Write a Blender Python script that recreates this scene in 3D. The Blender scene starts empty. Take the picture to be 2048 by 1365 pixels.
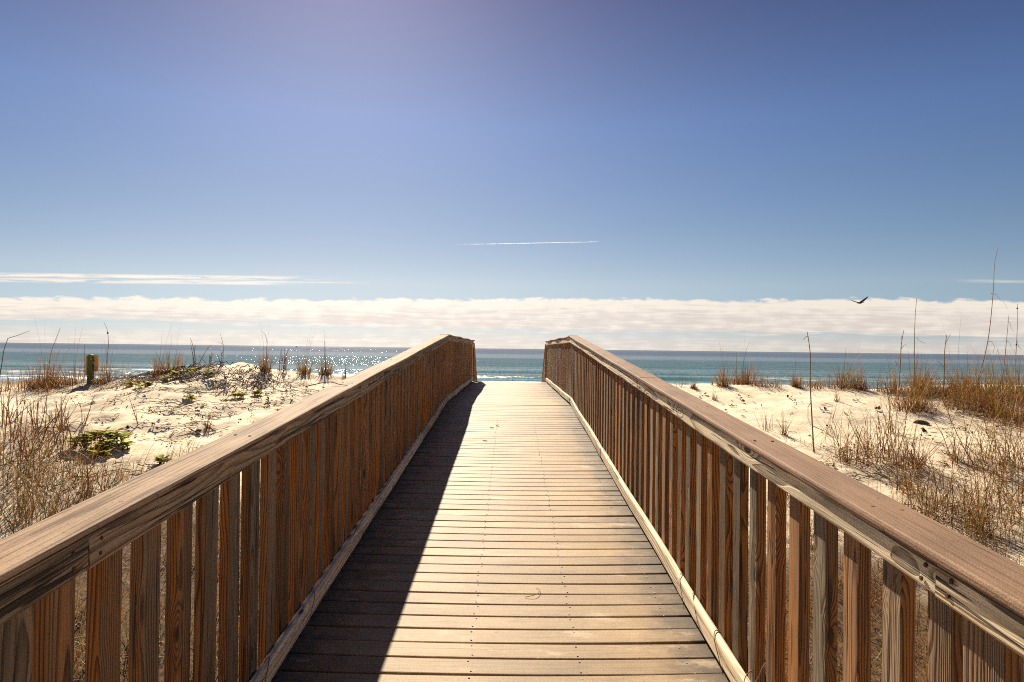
import bpy, math, random
from mathutils import Vector, Matrix, noise
C = bpy.context.scene.collection
R = math.radians
rnd = random.Random(7)

# ------------------------------------------------------------------ site numbers (metres; sea level is z = 0)
EYE = 4.5                       # eye height above the sea
F, PITCH, YAW, ROLL, CX = 1364.36, 0.01125, 0.00194, 0.01213, 0.0199
KINK, END = 10.22, 17.33        # where the ramp levels off, where the stairs start
KICK_U, CAP_IN, CAP_OUT = 0.9115, 0.894, 1.0334
CAP_TOP, CAP_BOT, FACE_BOT = 1.044, 1.020, 0.942
STAIR = -0.60
SUN_AZ, SUN_EL = R(-14.0), R(35.0)

def deck_z(y):
    if y < KINK: return EYE - 1.55 + 0.0693 * y
    z = EYE - 1.55 + 0.0693 * KINK
    if y <= END: return z
    return z + STAIR * (y - END)

# camera basis (a photograph pixel of the 2048 x 1365 picture -> a ray in the world)
def cam_basis():
    cy, sy = math.cos(YAW), math.sin(YAW); cp, sp = math.cos(PITCH), math.sin(PITCH); cr, sr = math.cos(ROLL), math.sin(ROLL)
    fwd = Vector((sy * cp, cy * cp, sp)); right = Vector((cy, -sy, 0)); up = right.cross(fwd)
    r2 = right * cr - up * -sr * -1 if False else right * cr + up * sr
    u2 = up * cr - right * sr
    return r2, u2, fwd
CR, CU, CF = cam_basis()
CAM = Vector((CX, 0, EYE))
def ray(X, Y):
    return (CF + CR * ((X - 1024) / F) - CU * ((Y - 682.5) / F)).normalized()
def hor(X): return 686 + 0.0118 * X

# ------------------------------------------------------------------ dune height field
CREST = [(-900, 800), (-300, 792), (0, 782), (130, 772), (250, 764), (300, 758), (345, 748), (400, 737), (435, 731), (470, 731), (505, 738), (540, 744), (590, 748),
         (640, 750), (690, 757), (760, 775), (860, 800), (1024, 812), (1190, 800), (1290, 780), (1355, 773), (1430, 772), (1500, 771), (1600, 774), (1700, 777), (1760, 783),
         (1820, 782), (1900, 776), (1980, 772), (2048, 772), (2400, 775), (3000, 785)]
def lerp_tab(t, x):
    if x <= t[0][0]: return t[0][1]
    for (a, va), (b, vb) in zip(t, t[1:]):
        if x <= b: return va + (vb - va) * (x - a) / (b - a)
    return t[-1][1]
def sstep(t):
    t = max(0.0, min(1.0, t)); return t * t * (3 - 2 * t)
def crest_y(x): return 15.6 + 0.9 * noise.noise(Vector((x * 0.12, 3.1, 0)))
def crest_z(x):
    yc = crest_y(x); X = 1024 + F * (x - CX) / yc
    return EYE - yc * (lerp_tab(CREST, X) - hor(X)) / F
def height(x, y, fine=True):
    yc = crest_y(x); zc = crest_z(x)
    z0 = 1.95 + 0.10 * noise.noise(Vector((x * 0.25, 7.7, 0)))
    if y <= yc:
        t = max(0.0, (y - 1.0) / (yc - 1.0))
        z = z0 + (zc - z0) * (0.75 * t + 0.25 * t * t)
        a = min(1.0, max(0.0, (yc - y) / 3.0))
        z += a * (0.10 * noise.noise(Vector((x * 0.45, y * 0.45, 1.0))) + 0.05 * noise.noise(Vector((x * 1.1, y * 1.1, 5.0))))
    else:
        t = y - yc
        z = zc - (zc - 1.25) * sstep(t / 15.0)
        if y > 34: z = 1.25 - (y - 34) * 0.0275
        if y > 150: z = 1.25 - 116 * 0.0275
    z += 0.16 * math.exp(-((x + 1.9) ** 2 / 0.5 + (y - 8.5) ** 2 / 5)) * 0
    if y < yc + 1 and 8.5 < y < 17 and -11 < x < -1.6:
        w = sstep((y - 8.5) / 2.5) * sstep((x + 11) / 2.0) * sstep((-1.6 - x) / 1.0)
        z += w * (0.085 * noise.noise(Vector((x * 1.5, y * 1.1, 21.0))) + 0.055 * noise.noise(Vector((x * 3.3, y * 2.6, 27.0))))
    if fine and y < 40:
        z += 0.022 * noise.noise(Vector((x * 2.9, y * 2.9, 9.0))) + 0.010 * noise.noise(Vector((x * 7.5, y * 7.5, 2.0)))
    ax = abs(x)
    if ax < 1.9 and y < 22:
        lim = deck_z(max(y, -30)) - 0.42
        w = 1 - sstep((ax - 1.15) / 0.75)
        if z > lim: z = z + (lim - z) * w
    return z
def ground(X, Y, far=16.5):
    d = ray(X, Y); t = 2.0
    while t < 40:
        p = CAM + d * t
        if p.y > far: break
        if height(p.x, p.y) >= p.z: return Vector((p.x, p.y, height(p.x, p.y)))
        t += 0.03
    # beyond the crest line: stand on the crest in that direction
    x = CAM.x + d.x / d.y * 15.6
    y = crest_y(x) - 0.05
    return Vector((x, y, height(x, y)))
def px(n, p): return n * (p.y) / F          # n photograph pixels at the depth of p, in metres

# ------------------------------------------------------------------ object helpers
def link(o, parent=None):
    C.objects.link(o)
    if parent: o.parent = parent
    return o
def tag(o, label=None, cat=None, group=None, kind=None):
    if label: o['label'] = label
    if cat: o['category'] = cat
    if group: o['group'] = group
    if kind: o['kind'] = kind
    return o
def empty(name, loc=(0, 0, 0), parent=None):
    o = bpy.data.objects.new(name, None); o.location = loc; o.empty_display_size = 0.1
    return link(o, parent)
class MB:
    """collects vertices and faces with a solid grain coordinate per vertex, a tint per face and a colour per face"""
    def __init__(s): s.v = []; s.f = []; s.gc = []; s.tint = []; s.col = []
    def quad(s, pts, col=(1, 1, 1), gc=None, tint=0.0):
        n = len(s.v); s.v += [tuple(p) for p in pts]; s.f.append(tuple(range(n, n + len(pts))))
        s.gc += gc if gc else [(0, 0, 0)] * len(pts); s.tint.append(tint); s.col.append(col)
    def board(s, o, ex, ey, ez, L, W, T, seg=1, ch=0.006, wob=0.0, tints=None, r=rnd, cup=0.0, bow=0.0, warp=None):
        """o = start of the axis, ex length, ey width, ez thickness; tints(face normal axis) -> weathering"""
        o, ex, ey, ez = Vector(o), Vector(ex), Vector(ey), Vector(ez)
        h, t = W / 2, T / 2; c = min(ch, t * 0.8)
        k = c * 0.29
        sec = [(-h + c, t), (h - c, t), (h - k, t - k), (h, t - c), (h, -t + c), (h - k, -t + k), (h - c, -t), (-h + c, -t), (-h + k, -t + k), (-h, -t + c), (-h, t - c), (-h + k, t - k)]
        axis = [2, 2, 1, 1, 1, -2, -2, 1, 1, 1, 2, 2]
        axis = [2, 2, 1, 1, 1, -2, -2, -2, -1, -1, -1, 2]
        off = Vector((r.uniform(-50, 50), r.uniform(-0.10, 0.10), r.uniform(0.015, 0.09) * r.choice((-1, 1))))
        ph1, ph2 = r.uniform(0, 6), r.uniform(0, 6)
        n0 = len(s.v); m = len(sec)
        for i in range(seg + 1):
            x = L * i / seg
            wy = wob * math.sin(x * 2.1 + ph1); wz = wob * math.sin(x * 2.7 + ph2) + bow * (2 * i / seg - 1) ** 2
            if warp: dy, dz = warp(x); wy += dy; wz += dz
            for (a, b) in sec:
                bb = b + cup * (a / h) ** 2
                p = o + ex * x + ey * (a + wy) + ez * (bb + wz)
                s.v.append(tuple(p)); s.gc.append((x + off.x, a + off.y, b + off.z))
        for i in range(seg):
            for j in range(m):
                a = n0 + i * m + j; b = n0 + i * m + (j + 1) % m
                s.f.append((a, b, b + m, a + m)); s.tint.append(tints(axis[j]) if tints else 0.0); s.col.append((1, 1, 1))
        s.f.append(tuple(n0 + j for j in range(m))[::-1]); s.tint.append(tints(3) if tints else 0.0); s.col.append((1, 1, 1))
        s.f.append(tuple(n0 + seg * m + j for j in range(m))); s.tint.append(tints(3) if tints else 0.0); s.col.append((1, 1, 1))
    def tube(s, pts, rads, col=(1, 1, 1), n=5, cap=True):
        pts = [Vector(p) for p in pts]; n0 = len(s.v)
        for i, p in enumerate(pts):
            d = (pts[min(i + 1, len(pts) - 1)] - pts[max(i - 1, 0)])
            if d.length < 1e-9: d = Vector((0, 0, 1))
            d.normalize(); a = d.cross(Vector((0.31, 0.17, 0.94)) if abs(d.z) < 0.9 else Vector((1, 0.2, 0))).normalized(); b = d.cross(a)
            for k in range(n):
                q = p + (a * math.cos(2 * math.pi * k / n) + b * math.sin(2 * math.pi * k / n)) * rads[i]
                s.v.append(tuple(q)); s.gc.append((i * 0.05, k * 0.01, 0))
        for i in range(len(pts) - 1):
            for k in range(n):
                a = n0 + i * n + k; b = n0 + i * n + (k + 1) % n
                s.f.append((a, b, b + n, a + n)); s.tint.append(0); s.col.append(col)
        if cap:
            s.f.append(tuple(n0 + k for k in range(n))[::-1]); s.tint.append(0); s.col.append(col)
            e = n0 + (len(pts) - 1) * n
            s.f.append(tuple(e + k for k in range(n))); s.tint.append(0); s.col.append(col)
    def blade(s, base, az, lean, L, w, bend, col, seg=4, tip=None, kink=0.0):
        """a grass blade: a tapering ribbon that leans out by lean and bends down by bend radians in all"""
        p = Vector(base); th = lean; n0 = len(s.v)
        side = Vector((-math.sin(az), math.cos(az), 0))
        tw = rnd.uniform(-0.6, 0.6); az2 = az
        sd = Vector((math.cos(az + math.pi / 2 + tw), math.sin(az + math.pi / 2 + tw), 0))
        for i in range(seg + 1):
            f = i / seg
            ww = w * (1 - f) ** 0.6 * 0.5 if i < seg else 0.0
            if i < seg:
                s.v.append(tuple(p - sd * ww)); s.v.append(tuple(p + sd * ww)); s.gc += [(0, 0, f)] * 2
            else:
                s.v.append(tuple(p)); s.gc.append((0, 0, 1))
            d = Vector((math.cos(az2) * math.sin(th), math.sin(az2) * math.sin(th), math.cos(th)))
            p = p + d * (L / seg)
            th += bend / seg * (0.6 + 0.8 * f) + rnd.uniform(-kink, kink)
            az2 += rnd.uniform(-kink, kink)
        for i in range(seg - 1):
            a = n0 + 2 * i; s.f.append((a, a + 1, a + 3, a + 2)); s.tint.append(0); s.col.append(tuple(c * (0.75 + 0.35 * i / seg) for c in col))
        a = n0 + 2 * (seg - 1); s.f.append((a, a + 1, a + 2)); s.tint.append(0); s.col.append(tip if tip else col)
    def leaf(s, p, d, up, L, W, col):
        p, d, up = Vector(p), Vector(d).normalized(), Vector(up)
        sd = d.cross(up)
        if sd.length < 1e-6: sd = Vector((1, 0, 0))
        sd.normalize(); up = sd.cross(d)
        a = [p, p + d * L * .35 + sd * W * .5 + up * W * .15, p + d * L * .75 + sd * W * .38 + up * W * .1, p + d * L - up * W * .1,
             p + d * L * .75 - sd * W * .38 + up * W * .1, p + d * L * .35 - sd * W * .5 + up * W * .15, p + d * L * .5 - up * W * .04]
        n = len(s.v); s.v += [tuple(q) for q in a]; s.gc += [(0, 0, 0)] * 7
        for t in ((0, 1, 6), (1, 2, 6), (2, 3, 6), (3, 4, 6), (4, 5, 6), (5, 0, 6)):
            s.f.append(tuple(n + k for k in t)); s.tint.append(0); s.col.append(col)
    def build(s, name, mat, parent=None, smooth=False, loc=None):
        me = bpy.data.meshes.new(name); v = s.v
        if loc is not None:
            lx, ly, lz = loc; v = [(a - lx, b - ly, c - lz) for a, b, c in v]
        me.from_pydata(v, [], s.f)
        at = me.attributes.new('gc', 'FLOAT_VECTOR', 'POINT'); at.data.foreach_set('vector', [c for g in s.gc for c in g])
        at = me.attributes.new('tint', 'FLOAT', 'FACE'); at.data.foreach_set('value', s.tint)
        at = me.attributes.new('bcol', 'FLOAT_COLOR', 'FACE'); at.data.foreach_set('color', [x for c in s.col for x in (c[0], c[1], c[2], 1.0)])
        if smooth: me.polygons.foreach_set('use_smooth', [True] * len(me.polygons))
        me.materials.append(mat); me.update()
        o = bpy.data.objects.new(name, me)
        if loc is not None: o.location = loc
        return link(o, parent)

# ------------------------------------------------------------------ node helpers
class NT:
    def __init__(s, name):
        s.m = bpy.data.materials.new(name); s.m.use_nodes = True; s.t = s.m.node_tree; s.t.nodes.clear()
        s.out = s.t.nodes.new('ShaderNodeOutputMaterial')
    def n(s, typ, **kw):
        nd = s.t.nodes.new(typ)
        for k, v in kw.items(): setattr(nd, k, v)
        return nd
    def set(s, sock, v):
        if isinstance(v, bpy.types.NodeSocket): s.t.links.new(v, sock)
        else:
            if sock.type == 'RGBA' and len(v) == 3: v = (*v, 1)
            sock.default_value = v
    def math(s, op, a, b=0.0, c=None, clamp=False):
        nd = s.n('ShaderNodeMath', operation=op, use_clamp=clamp); s.set(nd.inputs[0], a); s.set(nd.inputs[1], b)
        if c is not None: s.set(nd.inputs[2], c)
        return nd.outputs[0]
    def vmath(s, op, a, b):
        nd = s.n('ShaderNodeVectorMath', operation=op); s.set(nd.inputs[0], a); s.set(nd.inputs[1], b); return nd.outputs[0]
    def mix(s, f, a, b, mode='MIX'):
        nd = s.n('ShaderNodeMix', data_type='RGBA', blend_type=mode); s.set(nd.inputs[0], f); s.set(nd.inputs[6], a); s.set(nd.inputs[7], b); return nd.outputs[2]
    def noise(s, vec, scale, detail=2.0, rough=0.5, dist=0.0):
        nd = s.n('ShaderNodeTexNoise'); s.set(nd.inputs['Vector'], vec); s.set(nd.inputs['Scale'], scale); s.set(nd.inputs['Detail'], detail)
        s.set(nd.inputs['Roughness'], rough); s.set(nd.inputs['Distortion'], dist); return nd.outputs[0]
    def map(s, v, a, b, c=0.0, d=1.0, smooth=True):
        nd = s.n('ShaderNodeMapRange', interpolation_type='SMOOTHSTEP' if smooth else 'LINEAR'); s.set(nd.inputs[0], v)
        for i, q in enumerate((a, b, c, d)): s.set(nd.inputs[i + 1], q)
        return nd.outputs[0]
    def comb(s, x, y, z):
        nd = s.n('ShaderNodeCombineXYZ'); s.set(nd.inputs[0], x); s.set(nd.inputs[1], y); s.set(nd.inputs[2], z); return nd.outputs[0]
    def sep(s, v):
        nd = s.n('ShaderNodeSeparateXYZ'); s.set(nd.inputs[0], v); return nd.outputs
    def attr(s, name, out=1):
        nd = s.n('ShaderNodeAttribute', attribute_name=name); return nd.outputs[out]
    def ramp(s, f, stops):
        nd = s.n('ShaderNodeValToRGB'); s.set(nd.inputs[0], f); e = nd.color_ramp.elements
        while len(e) < len(stops): e.new(0.5)
        for q, (p, c) in zip(e, stops): q.position = p; q.color = (*c, 1)
        return nd.outputs[0]
    def bump(s, h, strength, dist, normal=None):
        nd = s.n('ShaderNodeBump'); s.set(nd.inputs['Height'], h); s.set(nd.inputs['Strength'], strength); s.set(nd.inputs['Distance'], dist)
        if normal: s.set(nd.inputs['Normal'], normal)
        return nd.outputs[0]
    def bsdf(s, col, rough, normal=None, spec=0.5, **kw):
        nd = s.n('ShaderNodeBsdfPrincipled'); s.set(nd.inputs['Base Color'], col); s.set(nd.inputs['Roughness'], rough); s.set(nd.inputs['Specular IOR Level'], spec)
        if normal: s.set(nd.inputs['Normal'], normal)
        for k, v in kw.items(): s.set(nd.inputs[k], v)
        return nd.outputs[0]
    def done(s, sh): s.t.links.new(sh, s.out.inputs[0]); return s.m

def mat_wood(name, glight, gdark, blight, bdark, tint_bias=0.0, ring=95.0, crack=0.85, bumpd=0.004, ckt=0.655):
    """weathered sawn pine: growth rings cut by the board, knots, drying cracks; the face tint goes from silvered to brown"""
    m = NT(name)
    gc = m.attr('gc'); x, y, z = m.sep(gc); tint = m.attr('tint', 2)
    rr = m.n('ShaderNodeObjectInfo').outputs['Random']
    n1 = m.noise(m.comb(m.math('MULTIPLY', x, 1.1), m.math('MULTIPLY', y, 5.0), m.math('MULTIPLY', z, 5.0)), 1.0, 2.0)
    vo = m.n('ShaderNodeTexVoronoi'); m.set(vo.inputs['Vector'], m.comb(m.math('MULTIPLY', x, 2.6), m.math('MULTIPLY', y, 9.0), m.math('MULTIPLY', z, 9.0))); m.set(vo.inputs['Scale'], 1.0)
    dk = vo.outputs['Distance']
    kn = m.math('POWER', 2.718, m.math('MULTIPLY', m.math('MULTIPLY', dk, dk), -22.0))
    rho = m.math('SQRT', m.math('ADD', m.math('MULTIPLY', y, y), m.math('MULTIPLY', z, z)))
    rho = m.math('ADD', rho, m.math('ADD', m.math('MULTIPLY', n1, 0.060), m.math('MULTIPLY', kn, 0.032)))
    rg = m.math('FRACT', m.math('MULTIPLY', rho, ring))
    late = m.map(rg, 0.35, 0.92); late = m.math('MULTIPLY', late, m.map(rg, 1.0, 0.95))
    fib = m.noise(m.comb(m.math('MULTIPLY', x, 5.0), m.math('MULTIPLY', y, 230.0), m.math('MULTIPLY', z, 230.0)), 1.0, 3.0, 0.65)
    ck = m.noise(m.comb(m.math('MULTIPLY', x, 1.8), m.math('MULTIPLY', y, 62.0), m.math('MULTIPLY', z, 62.0)), 1.0, 2.0, 0.5)
    ckm = m.map(ck, ckt, ckt + 0.045)
    big = m.noise(m.comb(m.math('MULTIPLY', x, 1.3), m.math('MULTIPLY', y, 9.0), m.math('MULTIPLY', z, 9.0)), 1.0, 3.0)
    g = m.mix(m.math('ADD', m.math('MULTIPLY', late, 0.62), m.math('MULTIPLY', m.map(fib, 0.35, 0.68), 0.38)), glight, gdark)
    b = m.mix(m.math('ADD', m.math('MULTIPLY', late, 0.7), m.math('MULTIPLY', m.map(fib, 0.35, 0.7), 0.3)), blight, bdark)
    tt = m.math('ADD', m.math('ADD', tint, tint_bias), m.math('MULTIPLY', m.math('SUBTRACT', big, 0.5), 1.5), clamp=True)
    col = m.mix(tt, g, b)
    col = m.mix(1.0, col, m.math('ADD', m.math('ADD', 0.60, m.math('MULTIPLY', rr, 0.35)), m.math('MULTIPLY', m.map(big, 0.3, 0.7), 0.45)), 'MULTIPLY')
    stn = m.noise(m.comb(m.math('MULTIPLY', x, 1.6), m.math('MULTIPLY', y, 26.0), m.math('MULTIPLY', z, 26.0)), 1.0, 4.0, 0.7, 0.4)
    col = m.mix(m.math('MULTIPLY', m.map(stn, 0.55, 0.70), 0.6), col, (0.03, 0.022, 0.016))
    col = m.mix(m.math('MULTIPLY', ckm, crack), col, (0.012, 0.009, 0.007))
    core = m.map(dk, 0.11, 0.06)
    col = m.mix(m.math('MULTIPLY', core, 0.9), col, (0.035, 0.017, 0.010))
    h = m.math('SUBTRACT', m.math('ADD', m.math('MULTIPLY', late, 0.6), m.math('MULTIPLY', fib, 0.5)), m.math('MULTIPLY', ckm, 1.6))
    nrm = m.bump(h, 0.9, bumpd)
    return m.done(m.bsdf(col, m.math('ADD', 0.62, m.math('MULTIPLY', fib, 0.2)), nrm, 0.3))

def mat_composite(name, light, dark, grain, rough, stain=0.0, spec=0.5, lines=0.3):
    """sanded composite or planed board: fine speckle, faint lines along the board, dirt towards the board ends"""
    m = NT(name)
    gc = m.attr('gc'); x, y, z = m.sep(gc); tint = m.attr('tint', 2)
    sp = m.noise(gc, 330.0, 2.0, 0.7); sp2 = m.noise(gc, 90.0, 3.0, 0.6)
    ln = m.noise(m.comb(m.math('MULTIPLY', x, 2.2), m.math('MULTIPLY', y, 120.0), m.math('MULTIPLY', z, 60.0)), 1.0, 3.0, 0.6, 0.4)
    obj = m.n('ShaderNodeTexCoord').outputs['Object']
    pt = m.noise(obj, 2.2, 4.0, 0.6); pt2 = m.noise(obj, 9.0, 4.0, 0.65)
    f = m.math('ADD', m.math('MULTIPLY', m.map(sp, 0.3, 0.7), grain), m.math('MULTIPLY', m.map(ln, 0.42, 0.68), lines))
    f = m.math('ADD', f, m.math('MULTIPLY', m.map(pt, 0.35, 0.7), 0.28))
    f = m.math('ADD', f, m.math('MULTIPLY', m.map(sp2, 0.4, 0.75), 0.15), clamp=True)
    col = m.mix(f, light, dark)
    col = m.mix(1.0, col, m.math('ADD', 0.84, m.math('MULTIPLY', tint, 0.32)), 'MULTIPLY')
    pit = m.map(m.noise(gc, 55.0, 2.0, 0.5), 0.70, 0.74)
    col = m.mix(m.math('MULTIPLY', pit, 0.55), col, tuple(c * 0.3 for c in dark))
    ckk = m.noise(m.comb(m.math('MULTIPLY', x, 1.1), m.math('MULTIPLY', y, 75.0), m.math('MULTIPLY', z, 40.0)), 1.0, 3.0, 0.55, 0.3)
    if lines > 0.2: col = m.mix(m.math('MULTIPLY', m.map(ckk, 0.64, 0.68), min(.9, lines * 1.5)), col, tuple(c * 0.22 for c in dark))
    scuff = m.map(m.noise(obj, 5.0, 6.0, 0.75, 0.6), 0.56, 0.70)
    col = m.mix(m.math('MULTIPLY', scuff, 0.28), col, tuple(c * 0.75 for c in dark))
    if stain:
        ox, oy, oz = m.sep(obj)
        ax = m.math('ABSOLUTE', ox)
        e = m.math('ADD', ax, m.math('MULTIPLY', m.math('SUBTRACT', pt2, 0.5), 0.45))
        e = m.map(e, 0.60, 0.95)
        col = m.mix(m.math('MULTIPLY', e, stain), col, (0.055, 0.042, 0.034))
        dust = m.map(m.noise(m.vmath('MULTIPLY', obj, (1.0, 2.6, 1.0)), 3.2, 5.0, 0.7), 0.56, 0.70)
        col = m.mix(m.math('MULTIPLY', dust, 0.55), col, (0.60, 0.49, 0.33))
        wear = m.map(m.noise(m.vmath('MULTIPLY', obj, (1.6, 6.0, 1.0)), 2.6, 6.0, 0.75), 0.54, 0.66)
        col = m.mix(m.math('MULTIPLY', wear, 0.38), col, (0.17, 0.115, 0.07))
    h = m.math('ADD', m.math('MULTIPLY', sp, 0.8), m.math('MULTIPLY', ln, 0.7))
    nrm = m.bump(h, 0.55, 0.0025)
    return m.done(m.bsdf(col, rough, nrm, spec))

def mat_grass(name='grass_blades', trans=0.30):
    m = NT(name)
    c = m.attr('bcol', 0); x, y, f = m.sep(m.attr('gc'))
    n = m.noise(m.n('ShaderNodeTexCoord').outputs['Object'], 3.0, 2.0)
    c = m.mix(1.0, c, m.math('ADD', 0.7, m.math('MULTIPLY', n, 0.6)), 'MULTIPLY')
    d = m.bsdf(c, 0.55, None, 0.25)
    t = m.n('ShaderNodeBsdfTranslucent'); m.set(t.inputs[0], c)
    mx = m.n('ShaderNodeMixShader'); m.set(mx.inputs[0], trans); m.t.links.new(d, mx.inputs[1]); m.t.links.new(t.outputs[0], mx.inputs[2])
    return m.done(mx.outputs[0])
def mat_plain(name, col, rough=0.7, var=0.4, scale=30.0, spec=0.3):
    m = NT(name); o = m.n('ShaderNodeTexCoord').outputs['Object']
    n = m.noise(o, scale, 4.0, 0.65)
    c = m.mix(1.0, col, m.math('ADD', 1 - var, m.math('MULTIPLY', n, 2 * var)), 'MULTIPLY')
    return m.done(m.bsdf(c, rough, m.bump(n, 0.5, 0.01), spec))
def mat_bcol(name, rough=0.75, var=0.5, scale=18.0):
    m = NT(name); o = m.n('ShaderNodeTexCoord').outputs['Object']
    n = m.noise(o, scale, 3.0, 0.65)
    c = m.mix(1.0, m.attr('bcol', 0), m.math('ADD', 1 - var, m.math('MULTIPLY', n, 2 * var)), 'MULTIPLY')
    return m.done(m.bsdf(c, rough, m.bump(n, 0.4, 0.004), 0.25))
def mat_sand():
    m = NT('dune_sand'); o = m.n('ShaderNodeTexCoord').outputs['Object']
    n0 = m.noise(o, 0.35, 3.0); n1 = m.noise(o, 2.2, 5.0, 0.6); n2 = m.noise(o, 14.0, 5.0, 0.65); n3 = m.noise(o, 240.0, 2.0, 0.6)
    col = m.mix(m.map(n1, 0.35, 0.7), (0.90, 0.765, 0.56), (0.85, 0.705, 0.495))
    col = m.mix(m.math('MULTIPLY', m.map(n0, 0.4, 0.65), 0.35), col, (0.90, 0.79, 0.62))
    col = m.mix(m.math('MULTIPLY', m.map(n3, 0.45, 0.75), 0.22), col, (0.40, 0.31, 0.21))
    deb = m.map(m.noise(o, 34.0, 3.0, 0.7), 0.665, 0.71)
    col = m.mix(m.math('MULTIPLY', deb, 0.65), col, (0.20, 0.13, 0.07))
    # dead thatch lies on the sand where the grass is thick
    ta = m.attr('thatch', 2); tn = m.noise(o, 7.0, 5.0, 0.75)
    th = m.math('MULTIPLY', ta, m.map(m.math('ADD', tn, m.math('MULTIPLY', m.map(ta, 0.6, 1.0), 0.22)), 0.34, 0.54))
    thc = m.mix(m.map(m.noise(m.vmath('MULTIPLY', o, (60.0, 25.0, 60.0)), 1.0, 4.0, 0.7), 0.38, 0.64), (0.17, 0.092, 0.038), (0.028, 0.016, 0.009))
    col = m.mix(th, col, thc)
    # damp darker sand down by the water
    px_, py_, pz_ = m.sep(o)
    col = m.mix(m.map(pz_, 0.55, 0.15), col, (0.20, 0.16, 0.115))
    h = m.math('ADD', m.math('ADD', m.math('MULTIPLY', n1, 1.4), m.math('MULTIPLY', n2, 0.55)), m.math('MULTIPLY', n3, 0.05))
    vo = m.n('ShaderNodeTexVoronoi', feature='SMOOTH_F1'); m.set(vo.inputs['Vector'], o); m.set(vo.inputs['Scale'], 2.7)
    h = m.math('ADD', h, m.math('MULTIPLY', m.map(vo.outputs['Distance'], 0.0, 0.35), 0.35))
    nrm = m.bump(h, 0.45, 0.05)
    return m.done(m.bsdf(col, 0.9, nrm, 0.15))
def mat_sea():
    """swell, wind slicks that mirror the low sky, ruffled dark lanes, and facets that catch the sun"""
    m = NT('sea_water'); o = m.n('ShaderNodeTexCoord').outputs['Object']
    foam = m.attr('foam', 2); x, y, z = m.sep(o)
    wob = m.noise(m.vmath('MULTIPLY', o, (0.0035, 0.004, 0.0)), 1.0, 3.0, 0.6)
    wob2 = m.noise(m.vmath('MULTIPLY', o, (0.03, 0.16, 0.0)), 1.0, 4.0, 0.65)
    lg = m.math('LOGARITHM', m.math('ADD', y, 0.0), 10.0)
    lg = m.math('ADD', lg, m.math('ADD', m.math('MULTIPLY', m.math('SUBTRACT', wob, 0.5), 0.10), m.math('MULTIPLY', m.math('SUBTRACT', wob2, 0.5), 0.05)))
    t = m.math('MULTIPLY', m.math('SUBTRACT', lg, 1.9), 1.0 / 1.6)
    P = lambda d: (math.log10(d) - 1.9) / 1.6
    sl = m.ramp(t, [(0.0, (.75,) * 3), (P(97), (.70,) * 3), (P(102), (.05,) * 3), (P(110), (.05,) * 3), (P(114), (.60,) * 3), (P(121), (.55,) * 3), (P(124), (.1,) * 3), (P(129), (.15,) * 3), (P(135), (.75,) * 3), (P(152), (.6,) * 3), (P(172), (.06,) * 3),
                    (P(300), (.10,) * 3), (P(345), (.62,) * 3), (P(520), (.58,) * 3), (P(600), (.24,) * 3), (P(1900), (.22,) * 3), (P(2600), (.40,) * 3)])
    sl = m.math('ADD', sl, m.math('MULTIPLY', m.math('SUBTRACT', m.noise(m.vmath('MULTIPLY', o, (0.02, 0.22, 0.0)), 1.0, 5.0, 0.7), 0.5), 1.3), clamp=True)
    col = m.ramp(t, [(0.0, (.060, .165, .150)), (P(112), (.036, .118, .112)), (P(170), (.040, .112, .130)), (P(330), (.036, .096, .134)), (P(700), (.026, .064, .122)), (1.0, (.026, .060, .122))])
    fo = m.math('MULTIPLY', foam, m.map(m.noise(m.vmath('MULTIPLY', o, (0.25, 1.1, 0.0)), 1.0, 5.0, 0.7), 0.42, 0.60))
    col = m.mix(m.math('MULTIPLY', fo, .8), col, (0.50, 0.51, 0.50))
    # wavelets as small tilted facets of water
    def facet(cx, cy, sig):
        c = m.n('ShaderNodeVectorMath', operation='FLOOR'); m.set(c.inputs[0], m.vmath('MULTIPLY', o, (1 / cx, 1 / cy, 0.0)))
        w = m.n('ShaderNodeTexWhiteNoise', noise_dimensions='2D'); m.set(w.inputs['Vector'], c.outputs[0]); r, g, b = m.sep(w.outputs['Color'])
        mag = m.math('MULTIPLY', m.math('SQRT', m.math('MULTIPLY', m.math('LOGARITHM', m.math('MAXIMUM', r, 0.0005), 2.71828), -2.0)), sig)
        an = m.math('MULTIPLY', g, 6.2832)
        return m.math('MULTIPLY', mag, m.math('COSINE', an)), m.math('MULTIPLY', mag, m.math('SINE', an))
    ax_, ay_ = facet(0.27, 2.4, 0.074)
    soft = m.noise(m.vmath('MULTIPLY', o, (0.35, 0.75, 0.0)), 1.0, 4.0, 0.6)
    calm = m.map(sl, 0.0, 1.0, 1.25, 0.55)
    geo = m.bump(soft, calm, 0.22)
    tilt = m.comb(m.math('MULTIPLY', ax_, calm), m.math('MULTIPLY', ay_, calm), 0.0)
    nv = m.n('ShaderNodeVectorMath', operation='NORMALIZE'); m.set(nv.inputs[0], m.vmath('ADD', geo, tilt))
    rough = m.math('ADD', 0.07, m.math('MULTIPLY', fo, 0.6))
    body = m.bsdf(col, 0.9, None, 0.0)
    gl = m.n('ShaderNodeBsdfGlossy'); m.set(gl.inputs['Color'], (.95, .95, .95)); m.set(gl.inputs['Roughness'], rough); m.set(gl.inputs['Normal'], nv.outputs[0])
    lw = m.n('ShaderNodeLayerWeight'); m.set(lw.inputs['Blend'], 0.5)
    f = m.math('MULTIPLY', m.map(sl, 0.0, 1.0, 0.25, 0.66, False), m.map(lw.outputs['Facing'], 0.35, 0.92, 0.08, 1.0))
    mx = m.n('ShaderNodeMixShader'); m.set(mx.inputs[0], f); m.t.links.new(body, mx.inputs[1]); m.t.links.new(gl.outputs[0], mx.inputs[2])
    return m.done(mx.outputs[0])

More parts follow.
